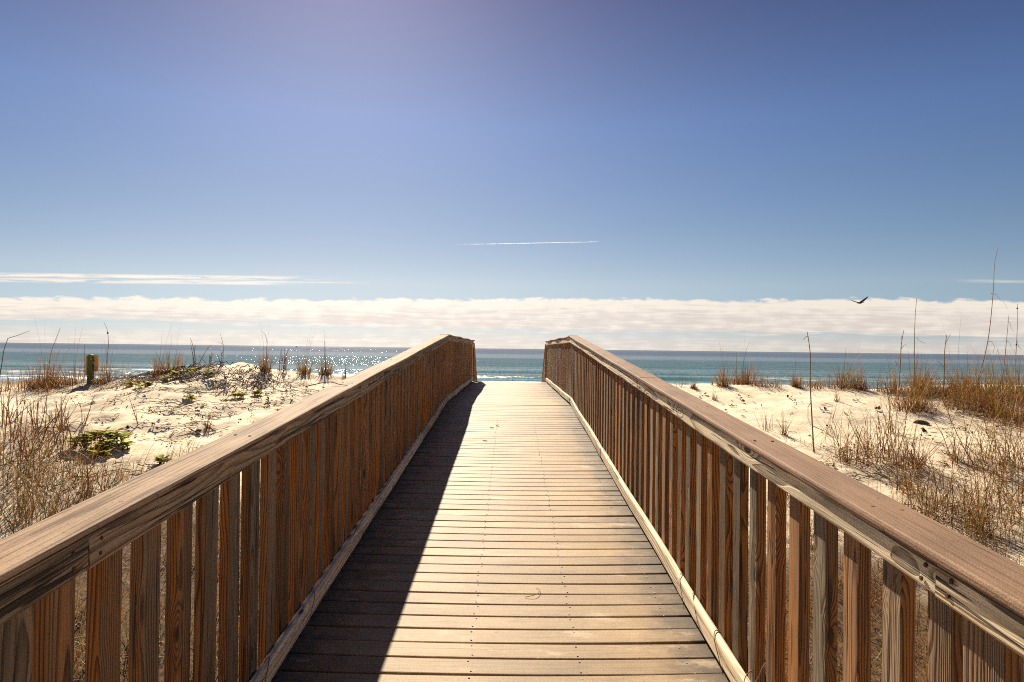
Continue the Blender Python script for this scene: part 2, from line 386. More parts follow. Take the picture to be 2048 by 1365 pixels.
WOOD = mat_wood('weathered_pine', (0.28, 0.215, 0.145), (0.045, 0.030, 0.019), (0.35, 0.138, 0.028), (0.045, 0.016, 0.005), ring=150.0)
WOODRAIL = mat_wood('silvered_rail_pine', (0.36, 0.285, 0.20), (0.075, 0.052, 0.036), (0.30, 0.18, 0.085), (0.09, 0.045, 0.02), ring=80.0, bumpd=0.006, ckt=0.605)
SUNLITRAIL = mat_wood('sunlit_rail_pine', (0.82, 0.68, 0.46), (0.13, 0.085, 0.05), (0.62, 0.42, 0.20), (0.15, 0.085, 0.04), ring=85.0, bumpd=0.006, ckt=0.62)  # lighter rail pine for the right face boards, sunlight put into its colour
KICKWOOD = mat_wood('bleached_kick_pine', (0.86, 0.74, 0.53), (0.50, 0.38, 0.23), (0.62, 0.45, 0.24), (0.30, 0.18, 0.08), ring=50.0)
CAPWOOD = mat_composite('planed_cap_wood', (0.50, 0.335, 0.21), (0.14, 0.08, 0.045), 0.22, 0.75, 0.0, 0.14, 0.80)
CAPCOMP = mat_composite('brown_cap_composite', (0.39, 0.24, 0.15), (0.15, 0.088, 0.054), 0.55, 0.72, 0.0, 0.18, 0.42)
DECKMAT = mat_composite('tan_deck_boards', (0.51, 0.350, 0.185), (0.225, 0.146, 0.079), 0.64, 0.60, 0.85, 0.28, 0.26)
GRASS = mat_grass(); LEAFM = mat_grass('fleshy_leaves', 0.5)
STEM = mat_bcol('dry_stems')
SAND = mat_sand()
SEA = mat_sea()
METAL = mat_plain('screw_steel', (0.25, 0.23, 0.21), 0.4, 0.2, 200.0, 0.5)

# ------------------------------------------------------------------ ground sheet
def axis_pts(lo, hi, a, b, step, grow=1.13):
    """fine steps between a and b, growing steps out to lo and hi"""
    pts = []; v = a
    while v < b: pts.append(v); v += step
    d = step
    while v < hi: pts.append(v); d *= grow; v += d
    pts.append(hi); v = a; d = step; pre = []
    while True:
        d *= grow; v -= d
        if v <= lo: pre.append(lo); break
        pre.append(v)
    return pre[::-1] + pts
gx = axis_pts(-700, 700, -14.0, 14.0, 0.085)
gy = axis_pts(-300, 170, 1.0, 18.0, 0.085)
THATCH = []
def build_ground():
    v = [(x, y, height(x, y)) for y in gy for x in gx]
    nx = len(gx)
    f = [(j * nx + i, j * nx + i + 1, (j + 1) * nx + i + 1, (j + 1) * nx + i) for j in range(len(gy) - 1) for i in range(nx - 1)]
    me = bpy.data.meshes.new('sand_ground'); me.from_pydata(v, [], f); me.polygons.foreach_set('use_smooth', [True] * len(f)); me.materials.append(SAND)
    th = []
    for (x, y, z) in v:
        t = 0.0; ax = abs(x)
        if y < 9: t = sstep(((5.6 if x < 0 else 4.8) - ax) / 1.6) * sstep(((9.5 if x < 0 else 8.5) - y) / 2.5)
        for (cx, cy, rx, ry, a) in THATCH:
            q = ((x - cx) / rx) ** 2 + ((y - cy) / ry) ** 2
            if q < 1.6: t = max(t, a * sstep((1.6 - q) / 1.2))
        th.append(t)
    at = me.attributes.new('thatch', 'FLOAT', 'POINT'); at.data.foreach_set('value', th)
    return tag(link(bpy.data.objects.new('sand_ground', me)), 'pale sand dunes and beach', None, None, 'structure')
COVER_L = [(40, 930, 130, 80, 60, 'dry', .26), (110, 990, 120, 60, 80, 'olive', .30), (30, 1030, 90, 50, 70, 'olive', .36), (190, 960, 90, 50, 30, 'dry', .22), (60, 850, 120, 40, 30, 'dry', .22), (40, 783, 110, 9, 90, 'dry', .27), (210, 772, 100, 12, 50, 'dry', .24), (330, 930, 60, 40, 10, 'olive', .24)]
COVER_R = [(1740, 935, 110, 40, 75, 'dry', .24), (1900, 1010, 120, 50, 95, 'dry', .30), (1990, 1060, 90, 50, 90, 'olive', .30), (1980, 930, 70, 50, 50, 'dry', .28), (1930, 800, 130, 35, 130, 'dry', .28), (1640, 775, 130, 5, 60, 'dry', .17), (1640, 905, 50, 20, 16, 'dry', .22), (2010, 860, 50, 30, 40, 'dry', .3)]
for (X, Y, rx, ry, n, k_, h_) in COVER_L + COVER_R:
    if ry < 12 or n < 20: continue
    c = ground(X, Y); THATCH.append((c.x, c.y, max(.4, px(rx, c)), max(.6, abs(ground(X, Y - ry).y - c.y) * .9), .40))
build_ground()

# ------------------------------------------------------------------ sea sheet with swell running to the shore
def build_sea():
    ys = []; y = 66.0
    while y < 330: ys.append(y); y += 0.55 + max(0, (y - 120)) * 0.006
    d = 2.0
    while y < 90000: ys.append(y); d *= 1.075; y += d
    ys.append(90000)
    ts = []; t = 0.0; d = 0.012
    while t < 1.0: ts.append(t); t += d
    while t < 5.0: ts.append(t); d *= 1.2; t += d
    ts = [-q for q in ts[:0:-1]] + ts
    crests = [(88.5, .30, 2.6, .9), (96.0, .22, 2.6, .35), (106, .42, 3.2, .75), (118, .20, 3.5, .15), (131, .26, 4.0, .15), (147, .20, 4.5, .0), (163, .20, 5.5, .0), (185, .16, 6, .0), (210, .18, 7, .0), (245, .2, 9, 0), (290, .2, 10, 0), (350, .2, 12, 0)]
    v = []; fo = []
    for y in ys:
        for t in ts:
            x = t * y * 1.0
            z = 0.0; foam = 0.0
            for k, (yc, a, w, fm) in enumerate(crests):
                dy = y - yc
                if abs(dy) > 40: continue
                n = noise.noise(Vector((x * 0.018, k * 3.7, 0)))
                n2 = noise.noise(Vector((x * 0.05, k * 5.1, 4)))
                c = dy - 3.5 * n - 1.2 * n2
                amp = a * (0.75 + 0.7 * noise.noise(Vector((x * 0.011, k * 9.3, 2))))
                # steeper on the shore side
                ww = w * (0.62 if c < 0 else 1.5)
                g = math.exp(-(c / ww) ** 2)
                z += amp * g
                if fm:
                    br = noise.noise(Vector((x * 0.022, k * 2.9, 8))) + fm * 1.3 - 0.45
                    if br > 0: foam += min(1.0, br * 2.2) * math.exp(-((c + 0.35 * w) / (w * 0.75)) ** 2)
            if y < 100: foam += 0.75 * sstep((97 - y) / 12) * (0.5 + 0.5 * noise.noise(Vector((x * 0.04, y * 0.25, 6))))
            v.append((x, y, z)); fo.append(min(1.0, foam))
    nx = len(ts)
    f = [(j * nx + i, j * nx + i + 1, (j + 1) * nx + i + 1, (j + 1) * nx + i) for j in range(len(ys) - 1) for i in range(nx - 1)]
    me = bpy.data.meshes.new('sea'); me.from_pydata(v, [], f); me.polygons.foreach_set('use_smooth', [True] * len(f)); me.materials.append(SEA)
    at = me.attributes.new('foam', 'FLOAT', 'POINT'); at.data.foreach_set('value', fo)
    return tag(link(bpy.data.objects.new('sea', me)), 'blue green sea with low swell', None, None, 'structure')
build_sea()

# ------------------------------------------------------------------ boardwalk
walk = empty('boardwalk', (0, 3.0, deck_z(3.0)))
tag(walk, 'wooden boardwalk ramp with slatted railings leading over the dune to the sea', 'boardwalk')
OFF = Vector((0, 3.0, deck_z(3.0)))
def part(mb, name, mat, parent, smooth=False):
    o = mb.build(name, mat, parent, smooth)
    return o
def base_part(name, parent=walk):
    o = empty(name, (0, 0, 0), parent); o.location = -OFF if parent is walk else (0, 0, 0); return o
# deck boards ----------------------------------------------------
deckmb = MB(); screws = MB()
y = -2.6; STEP = 0.1315
sl = math.atan(0.0693)
rows = []
while y < KINK - 0.03: rows.append((y, sl)); y += STEP * math.cos(sl)
y = KINK + 0.07
while y < END - 0.06: rows.append((y, 0.0)); y += STEP
for (yy, a) in rows:
    ey = Vector((0, math.cos(a), math.sin(a))); ez = Vector((0, -math.sin(a), math.cos(a)))
    b1, b2 = rnd.uniform(-.0035, .0035), rnd.uniform(-.004, .004); pw = rnd.uniform(0.0, 0.010) if rnd.random() < 0.3 else rnd.uniform(0, .004)
    wd = 0.1212 + rnd.uniform(-.0015, .0015)
    def wp(x, b1=b1, b2=b2, pw=pw):
        s = (x - 1.0) / 1.0
        return (b1 * s + 0.026 * s * s + (pw * max(0, s) ** 3), b2 * s + 0.003 * s * s)
    tv = rnd.uniform(0.1, 0.9)
    deckmb.board((-1.0, yy, deck_z(yy) - 0.013), (1, 0, 0), ey, ez, 2.0, wd, 0.026, seg=14, ch=0.005, tints=lambda k, tv=tv: tv, warp=wp)
    if 1.0 < yy < 9:
        for sx in (-0.62, -0.14, 0.33, 0.80):
            for dy in (-0.04, 0.04):
                c = Vector((sx + rnd.uniform(-.01, .01), yy + dy, deck_z(yy + dy) + 0.0012 + 0.006 * 0))
                screws.tube([c - ez * 0.004, c + ez * 0.0015], [0.0045, 0.0042], n=6)
deck = part(deckmb, 'deck', DECKMAT, walk); deck.location = -OFF
for p in deck.data.polygons: p.use_smooth = False
so = part(screws, 'screw_heads', METAL, deck); so['kind'] = 'stuff'
# stairs down to the beach ---------------------------------------
st = MB(); k = 0; y = END + 0.02; z = deck_z(END)
while z > 1.9:
    z -= 0.17; st.board((-0.9, y + 0.15, z - 0.019), (1, 0, 0), (0, 1, 0), (0, 0, 1), 1.8, 0.28, 0.038, seg=2, tints=lambda k: 0.4); y += 0.17 / -STAIR
sto = part(st, 'stair_treads', DECKMAT, walk); sto.location = -OFF
# long timbers under the boards ----------------------------------
jo = MB()
def along(mb, u, h, W, T, y0, y1, seg, wob=0.0, tints=None, ch=0.006, vertical=True, r=rnd):
    """a board following the walk from y0 to y1 with its width upright (vertical) or flat; h = height of its middle above the deck"""
    a = Vector((u, y0, deck_z(y0) + h)); b = Vector((u, y1, deck_z(y1 - 1e-6) + h)); d = (b - a); L = d.length; d.normalize()
    up = Vector((1, 0, 0)).cross(d); 
    ey, ez = (up, Vector((1, 0, 0))) if vertical else (Vector((1, 0, 0)), up)
    mb.board(a, d, ey, ez, L, W, T, seg=seg, ch=ch, wob=wob, tints=tints, r=r)
for u in (-0.93, -0.45, 0.03, 0.5, 0.93):
    along(jo, u, -0.125, 0.185, 0.038, -2.6, KINK, 4, tints=lambda k: 0.3); along(jo, u, -0.125, 0.185, 0.038, KINK, END, 3, tints=lambda k: 0.3)
j = part(jo, 'joist', WOOD, walk); j.location = -OFF
# railings -------------------------------------------------------
def railing(s):
    rl = empty('railing', -OFF, walk)
    rl['label'] = 'railing in shade with smooth grained cap board' if s < 0 else 'sunlit railing with brown speckled cap board'
    rr = random.Random(11 if s < 0 else 23)
    # rail cap boards
    joints = [-2.6, 2.9 if s < 0 else 1.9, 4.55 if s < 0 else 4.62, 7.2, KINK]
    if s < 0: joints = [-2.6, 3.9, 7.3, KINK]
    else: joints = [-2.6, 4.62, 7.6, KINK]
    for a, b in zip(joints, joints[1:]):
        mb = MB()
        along(mb, s * (CAP_IN + CAP_OUT) / 2, (CAP_TOP + CAP_BOT) / 2, CAP_OUT - CAP_IN, CAP_TOP - CAP_BOT, a + 0.0015, b - 0.0015, 24, 0.0015, lambda k: tv, 0.008, False, rr) if (tv := rr.uniform(.35, .65)) else None
        part(mb, 'rail_cap', CAPWOOD if s < 0 else CAPCOMP, rl)
    mb = MB(); tv = 0.5
    along(mb, s * (CAP_IN + CAP_OUT) / 2, (CAP_TOP + CAP_BOT) / 2, CAP_OUT - CAP_IN, CAP_TOP - CAP_BOT, KINK + .001, END, 14, 0.006, lambda k: tv, 0.008, False, rr)
    part(mb, 'rail_cap', CAPWOOD if s < 0 else CAPCOMP, rl)
    # face board under the cap
    ft = 0.034; fu = s * (KICK_U + ft / 2)
    cuts = [-2.6, 1.52, 5.05, 8.0, KINK] if s < 0 else [-2.6, 1.427, 4.75, 7.9, KINK]
    for a, b in zip(cuts, cuts[1:]):
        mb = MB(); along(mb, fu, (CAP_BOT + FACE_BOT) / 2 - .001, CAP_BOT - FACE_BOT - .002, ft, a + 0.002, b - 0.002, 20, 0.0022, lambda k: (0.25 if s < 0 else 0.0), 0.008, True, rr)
        part(mb, 'top_rail', WOODRAIL if s < 0 else SUNLITRAIL, rl)
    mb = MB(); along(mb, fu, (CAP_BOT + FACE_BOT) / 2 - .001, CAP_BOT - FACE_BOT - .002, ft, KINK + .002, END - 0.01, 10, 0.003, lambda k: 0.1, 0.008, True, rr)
    part(mb, 'top_rail', WOODRAIL if s < 0 else SUNLITRAIL, rl)
    # kick rail near the deck
    kz0, kz1 = 0.034, 0.122
    cuts = [-2.6, 1.2, 4.35, 7.35, KINK] if s < 0 else [-2.6, 3.6, 6.7, KINK]
    for a, b in zip(cuts, cuts[1:]):
        mb = MB(); along(mb, fu, (kz0 + kz1) / 2, kz1 - kz0, ft, a + 0.002, b - 0.002, 16, 0.003, lambda k: 0.0, 0.010, True, rr)
        part(mb, 'kick_rail', KICKWOOD, rl)
    mb = MB(); along(mb, fu, (kz0 + kz1) / 2, kz1 - kz0, ft, KINK + .002, END - 0.15, 8, 0.004, lambda k: 0.0, 0.010, True, rr)
    part(mb, 'kick_rail', KICKWOOD, rl)
    # upright balusters: broad silvered face towards the walk, narrow browner edges
    pu0 = KICK_U + ft + 0.0015
    ys = []; y = (1.442 - 0.187 * 14) if s < 0 else (1.518 - .086 - 0.187 * 14)
    while y < END - 0.1: ys.append(y); y += 0.187
    for i, y in enumerate(ys):
        r2 = random.Random(i * 31 + (5 if s < 0 else 9))
        w = (0.095 if s < 0 else 0.087) + r2.uniform(-.003, .004); yy = y + r2.uniform(-.006, .006)
        if s > 0 and 1.2 < y < 1.3: yy, w = 1.277, 0.123
        if s < 0 and 1.2 < y < 1.3: yy = 1.305
        th = 0.036; z0 = deck_z(yy + w / 2) - 0.20 - r2.uniform(0, .02); z1 = deck_z(yy + w / 2) + CAP_BOT - 0.004 - 0.0693 * w / 2
        base = r2.choice((0.0, 0.1, 0.3, 0.5, 0.8)) + (0.08 if s < 0 else 0.06)
        tn = lambda k, base=base: base if abs(k) == 2 else 0.92
        mb = MB(); tilt = r2.uniform(-.004, .004)
        ex = Vector((0, tilt, 1)).normalized()
        mb.board((s * (pu0 + th / 2), yy + w / 2, z0), ex, (0, 1, 0), (s * -1, 0, 0), z1 - z0, w, th, seg=5, ch=0.005, wob=0.0012, tints=tn, r=r2)
        part(mb, 'baluster', WOOD, rl)
    # stair railing going down to the beach
    dz = lambda y: deck_z(y)
    mb = MB(); y0, y1 = END + 0.02, END + 2.7
    along(mb, s * (CAP_IN + CAP_OUT) / 2, (CAP_TOP + CAP_BOT) / 2 - .06, CAP_OUT - CAP_IN, CAP_TOP - CAP_BOT, y0, y1, 6, 0.002, lambda k: .5, 0.008, False, rr)
    part(mb, 'stair_rail_cap', CAPWOOD if s < 0 else CAPCOMP, rl)
    y = y0 + 0.03
    while y < y1 - 0.1:
        mb = MB(); mb.board((s * (pu0 - 0.02), y + .043, dz(y + .04) - .45), (0, 0, 1), (0, 1, 0), (-s, 0, 0), 0.45 + CAP_BOT - .10, 0.086, 0.036, seg=2, tints=lambda k: .4 if abs(k) == 2 else .9, r=rr)
        part(mb, 'stair_baluster', WOOD, rl); y += 0.13
    # rusty screws in the face board joints
    sc = MB()
    for jy in (cuts[1:-1]):
        pass
    for jy in ((1.52, 5.05, 8.0) if s < 0 else (1.427, 4.75, 7.9)):
        for dy in (-0.05, 0.04):
            for hz in (0.965, 0.998):
                c = Vector((s * (KICK_U - 0.0005), jy + dy + rr.uniform(-.01, .01), deck_z(jy + dy) + hz)); sc.tube([c, c - Vector((s * 0.003, 0, 0))], [0.006, 0.005], n=7)
    y = 0.9
    while y < 10:
        for du in (.035, .10):
            c = Vector((s * (CAP_IN + du + rr.uniform(-.008, .008)), y + rr.uniform(-.03, .03), 0)); c.z = deck_z(c.y) + CAP_TOP - .001; sc.tube([c, c + Vector((0, 0, .0025))], [.0055, .005], n=7)
        y += .81
    o = part(sc, 'screw_heads', RUST, rl); o['kind'] = 'stuff'
    return rl
RUST = mat_plain('rusty_screws', (0.10, 0.035, 0.015), 0.7, 0.4, 200.0)
railing(-1); railing(1)

# ------------------------------------------------------------------ grass
DRY = [(0.36, 0.165, 0.038), (0.30, 0.125, 0.028), (0.22, 0.090, 0.026), (0.42, 0.215, 0.060), (0.17, 0.070, 0.022)]
RED = [(0.28, 0.072, 0.014), (0.21, 0.056, 0.012), (0.34, 0.105, 0.020)]
OLV = [(0.19, 0.155, 0.028), (0.145, 0.130, 0.020), (0.23, 0.175, 0.038), (0.26, 0.185, 0.048)]
STRAW = [(0.46, 0.285, 0.10), (0.52, 0.34, 0.14), (0.40, 0.225, 0.07)]
GRY = [(0.17, 0.105, 0.050), (0.10, 0.060, 0.032)]
def pal(kind, r):
    x = r.random()
    if kind == 'dry': return r.choice(DRY) if x < .50 else r.choice(STRAW) if x < .64 else r.choice(RED) if x < .78 else r.choice(OLV)
    if kind == 'red': return r.choice(RED) if x < .42 else r.choice(DRY) if x < .86 else r.choice(STRAW)
    if kind == 'olive': return r.choice(OLV) if x < .62 else r.choice(DRY) if x < .85 else r.choice(STRAW)
    return r.choice(GRY) if x < .6 else r.choice(DRY)
def tuft(mb, p, h, n, spread, kind, r, arch=0.9, lean=0.28, w=0.006, mat=True):
    """one tuft: a dense base of short dead blades and longer blades leaning out of it"""
    p = Vector(p)
    for i in range(n):
        a = r.uniform(0, 2 * math.pi); q = spread * math.sqrt(r.random())
        b = p + Vector((math.cos(a) * q, math.sin(a) * q, -0.015))
        f = r.random()
        L = h * (0.35 + 0.75 * f ** 1.3); az = a + r.uniform(-.9, .9)
        mb.blade(b, az, r.gauss(0, lean * 1.25) + 0.14 + 0.1 * q / max(spread, .01), L, w * r.uniform(.7, 1.3), r.uniform(0.1, arch * 1.55) * (1.2 - .3 * f), pal(kind, r), seg=6, kink=0.07)
    if mat:
        for i in range(n // 2):
            a = r.uniform(0, 2 * math.pi); q = spread * 1.3 * math.sqrt(r.random())
            b = p + Vector((math.cos(a) * q, math.sin(a) * q, 0.0))
            mb.blade(b, r.uniform(0, 6.28), r.uniform(.5, 1.35), h * r.uniform(.2, .45), w, r.uniform(.2, .9), pal('grey' if r.random() < .4 else kind, r), seg=3, kink=0.1)
def sprig(mb, p, h, n, r, kind='red', w=0.006, spread=0.05, lean=.24):
    """few upright stems with short side blades"""
    p = Vector(p)
    for i in range(n):
        a = r.uniform(0, 6.28); b = p + Vector((math.cos(a), math.sin(a), 0)) * spread * math.sqrt(r.random())
        L = h * r.uniform(.55, 1.05); th = r.gauss(0, lean); cv = r.uniform(-.08, .22); az = r.uniform(0, 6.28); c = pal(kind, r)
        pts = [b - Vector((0, 0, .03))]
        for k in range(5):
            th += cv * .6 + r.uniform(-.10, .12); az += r.uniform(-.25, .25); pts.append(pts[-1] + Vector((math.cos(az) * math.sin(th), math.sin(az) * math.sin(th), math.cos(th))) * (L / 5))
        mb.tube(pts, [w * .62, w * .58, w * .5, w * .4, w * .3, w * .12], c, n=4, cap=False)
        for k in range(r.randint(2, 5)):
            j = r.randint(0, 4); mb.blade(pts[j], r.uniform(0, 6.28), r.uniform(.3, .8), L * r.uniform(.2, .5), w * .8, r.uniform(.3, 1.6), pal(kind, r), seg=4, kink=.08)

def tangle(mb, p, h, n, spread, r, w):
    """fallen and arching blades that cross each other low over the foot of a clump"""
    p = Vector(p)
    for i in range(n):
        a = r.uniform(0, 6.28); q = spread * math.sqrt(r.random()); x, y = p.x + math.cos(a) * q, p.y + math.sin(a) * q
        b = Vector((x, y, height(x, y) + r.uniform(-.01, .05)))
        if r.random() < .55: mb.blade(b, r.uniform(0, 6.28), r.uniform(.7, 1.45), h * r.uniform(.35, .8), w * r.uniform(.8, 1.4), r.uniform(-.6, .9), pal(r.choice(('grey', 'dry', 'red')), r), seg=5, kink=.16)
        else: mb.blade(b, r.uniform(0, 6.28), r.uniform(.05, .5), h * r.uniform(.8, 1.5), w * r.uniform(.6, .9), r.uniform(1.5, 2.9), pal(r.choice(('olive', 'dry', 'dry')), r), seg=8, kink=.04)
# every tuft that stands apart: (pixel x, pixel y of its foot, height in pixels, build, how wide, label, group)
SHORT_CREST_R = ('short orange grass tuft on the sand crest between boardwalk and bare stake', 'short tufts on the right crest')
HUMP_R = ('bushy tan grass clump in the thick band along the right dune crest', 'bushy clumps on the right crest')
SLOPE_R = ('wiry red brown grass clump on the open sand beside the right railing', 'wiry clumps beside the right railing')
EDGE_R = ('low tangled grass clump along the outer edge of the brown railing cap', 'tangled clumps by the right railing')
SPRIG_L = ('thin reddish grass sprig standing among the grass on the left slope', 'sprigs on the left slope')
CREST_L = ('dry grass tuft on the low left crest between bent stem and green post', 'tufts on the low left crest')
MOUND_L = ('wispy dry sprig standing on top of the vine covered mound', 'sprigs on the mound top')
EDGE_L = ('low olive grass clump beside the outer edge of the left railing cap', 'clumps by the left railing')
TUFTS = [
 # right crest
 (1362, 775, 40, 'thin', .5, 'sparse grey green tuft nearest the right railing on the dune crest', None),
 (1387, 777, 14, 'dry', .35, *SHORT_CREST_R), (1424, 771, 14, 'thin', .3, *SHORT_CREST_R),
 (1447, 773, 46, 'dense', .45, 'upright narrow orange grass tuft standing alone on the right crest', None),
 (1474, 770, 32, 'dry', .4, *SHORT_CREST_R),
 (1490, 769, 52, 'dense', .5, 'orange tuft with two long thin stems on a little sand knoll', None),
 (1516, 773, 28, 'dry', .5, *SHORT_CREST_R), (1546, 774, 26, 'dry', .6, *SHORT_CREST_R),
 (1590, 774, 30, 'dense', .35, 'dark compact grass tuft just left of the bare stake', None),
 (1612, 776, 27, 'dry', .6, 'reddish grass tuft behind the foot line of the bare stake', None),
 (1645, 777, 28, 'dry', .7, 'low spreading tuft between bare stake and big golden tuft', None),
 (1690, 777, 66, 'bushy', .7, 'big golden rounded grass tuft, tallest on the open part of the right crest', None),
 (1716, 779, 58, 'bushy', .6, 'golden tuft leaning right against the biggest golden tuft', None),
 (1755, 783, 34, 'olive', .7, 'low green tinged tuft right of the two golden tufts', None),
 # right hummock band
 (1786, 786, 56, 'bushy', .8, *HUMP_R), (1815, 822, 92, 'bushy', .7, 'leggy grass clump at the front left of the thick right band', None), (1842, 820, 84, 'bushy', .6, *HUMP_R),
 (1832, 790, 62, 'bushy', .8, *HUMP_R), (1872, 796, 66, 'bushy', .9, *HUMP_R), (1913, 818, 82, 'dense', .6, 'grass clump with a bare orange foot on the sand, middle of the right band', None),
 (1905, 788, 62, 'bushy', .9, *HUMP_R), (1940, 800, 74, 'bushy', .9, *HUMP_R), (1965, 822, 92, 'bushy', .9, *HUMP_R), (1978, 790, 66, 'bushy', .9, *HUMP_R), (1985, 832, 104, 'bushy', .8, *HUMP_R),
 (2012, 806, 80, 'bushy', .9, *HUMP_R), (2022, 842, 112, 'bushy', .8, *HUMP_R), (2046, 800, 80, 'bushy', .9, *HUMP_R), (2050, 850, 112, 'bushy', .9, *HUMP_R), (1850, 778, 52, 'bushy', .9, *HUMP_R), (1930, 780, 56, 'bushy', .9, *HUMP_R), (2030, 786, 66, 'bushy', .9, *HUMP_R),
 # right slope
 (1428, 800, 30, 'fan', .5, 'fan of thin dark stems low on the sand near the railing cap', None),
 (1783, 868, 88, 'sprig', .4, 'tall yellow green sprig on open sand left of the dark driftwood', None),
 (1673, 803, 34, 'fan', .5, 'small fan shaped grass tuft below the big golden tuft', None),
 (1568, 870, 62, 'fan', .6, 'dark stemmed spiky clump beside the railing, nearest left of the stake', None),
 (1532, 862, 60, 'thin', .5, 'thin grey sprig beside the spiky clump at the railing', None),
 (1656, 868, 70, 'thin', .4, 'slender curved sprig just right of the bare stake', None),
 (1912, 923, 70, 'fan', .5, 'small olive fan of blades alone on pale sand in the right middle', None),
 (1690, 920, 76, 'wiry', .9, *SLOPE_R), (1722, 938, 90, 'wiry', .9, *SLOPE_R), (1768, 930, 92, 'wiry', 1., *SLOPE_R), (1806, 926, 100, 'wiry', 1., *SLOPE_R), (1748, 905, 70, 'wiry', .9, *SLOPE_R), (1830, 935, 60, 'wiry', .9, *SLOPE_R),
 (1955, 925, 100, 'wiry', 1., 'dense rusty clump at the right edge below the thick band', None), (1990, 950, 110, 'wiry', 1.1, 'dark rusty clump in front of the dense rusty clump at right', None), (2036, 935, 90, 'wiry', 1., 'rusty clump cut by the right picture edge beneath the thick band', None),
 (1822, 985, 70, 'wiry', .9, *SLOPE_R), (1840, 1030, 92, 'wiry', .9, *EDGE_R), (1880, 1022, 90, 'olive', .9, *EDGE_R), (1920, 1050, 100, 'wiry', 1., *EDGE_R), (1965, 1060, 110, 'olive', 1., *EDGE_R), (2010, 1080, 120, 'olive', 1., *EDGE_R), (2040, 1050, 120, 'wiry', 1., *EDGE_R),
 (1960, 1010, 90, 'wiry', .9, *EDGE_R), (2010, 1000, 90, 'wiry', .9, *EDGE_R), (1885, 975, 60, 'thin', .6, *SLOPE_R),
 # left crest
 (8, 783, 50, 'thin', .9, *CREST_L), (38, 781, 50, 'dry', .8, *CREST_L), (66, 778, 46, 'dense', .7, *CREST_L), (90, 776, 66, 'dense', .7, 'dark bushy dry tuft under the leaning stalk on the left crest', None), (108, 776, 78, 'bushy', .5, 'tall drooping tuft just right of the leaning stalk on the left crest', None),
 (145, 770, 62, 'dense', .6, 'compact red brown tuft immediately left of the green post', None), (210, 768, 66, 'bushy', .6, 'spreading brown tuft immediately right of the green post', None), (240, 764, 50, 'thin', .6, 'thin curved tuft between green post and vine mound', None),
 (318, 755, 52, 'dense', .4, 'straw coloured upright tuft at the left shoulder of the mound', None), (344, 748, 56, 'dense', .5, 'taller dark tuft behind the left shoulder of the mound', None), (362, 745, 40, 'thin', .5, *MOUND_L),
 (392, 737, 50, 'sprig', .3, *MOUND_L), (421, 731, 34, 'sprig', .3, *MOUND_L), (445, 730, 30, 'sprig', .3, *MOUND_L), (530, 745, 48, 'dense', .4, 'slim upright tuft at the right shoulder of the mound', None), (566, 748, 46, 'sprig', .5, 'sparse sprig with fine arching tips on the left crest', None),
 (609, 749, 42, 'dense', .6, 'dense rust brown tuft right of the mound on the crest', None), (651, 751, 44, 'dense', .5, 'grey brown tuft closest to the left railing on the crest', None), (688, 757, 28, 'thin', .4, 'tiny sparse tuft where the crest meets the left railing', None),
 # left slope
 (28, 878, 96, 'sprig', .5, 'bright orange stemmed clump at the left picture edge', None), (76, 870, 104, 'sprig', .5, 'tall dark red sprig clump on the left slope', None), (95, 890, 96, 'sprig', .5, *SPRIG_L), (48, 905, 90, 'sprig', .6, *SPRIG_L), (12, 850, 76, 'sprig', .6, *SPRIG_L), (120, 860, 70, 'sprig', .5, *SPRIG_L),
 (168, 848, 92, 'sprig', .15, 'single slender sprig below the green post on the left slope', None), (278, 850, 58, 'sprig', .1, 'lone thin stem with bent foot on bare sand in the left middle', None), (415, 857, 42, 'fan', .4, 'small fan of curved dark blades near the left railing', None),
 (280, 955, 92, 'arc', .5, 'long arching green blades beside the left railing cap', None), (342, 932, 62, 'arc', .4, 'short arching green blades below the leafy plant', None), (225, 975, 80, 'arc', .6, *EDGE_L),
 (30, 960, 100, 'wiry', 1.1, *EDGE_L), (88, 965, 90, 'wiry', 1.0, *EDGE_L), (150, 960, 80, 'wiry', .9, *EDGE_L), (50, 1020, 110, 'olive', 1.0, *EDGE_L), (120, 1020, 100, 'olive', 1.0, *EDGE_L), (185, 1000, 80, 'wiry', .9, *EDGE_L), (14, 1060, 100, 'olive', 1., *EDGE_L), (60, 920, 80, 'wiry', 1., *EDGE_L), (130, 905, 70, 'wiry', .9, *EDGE_L),
]
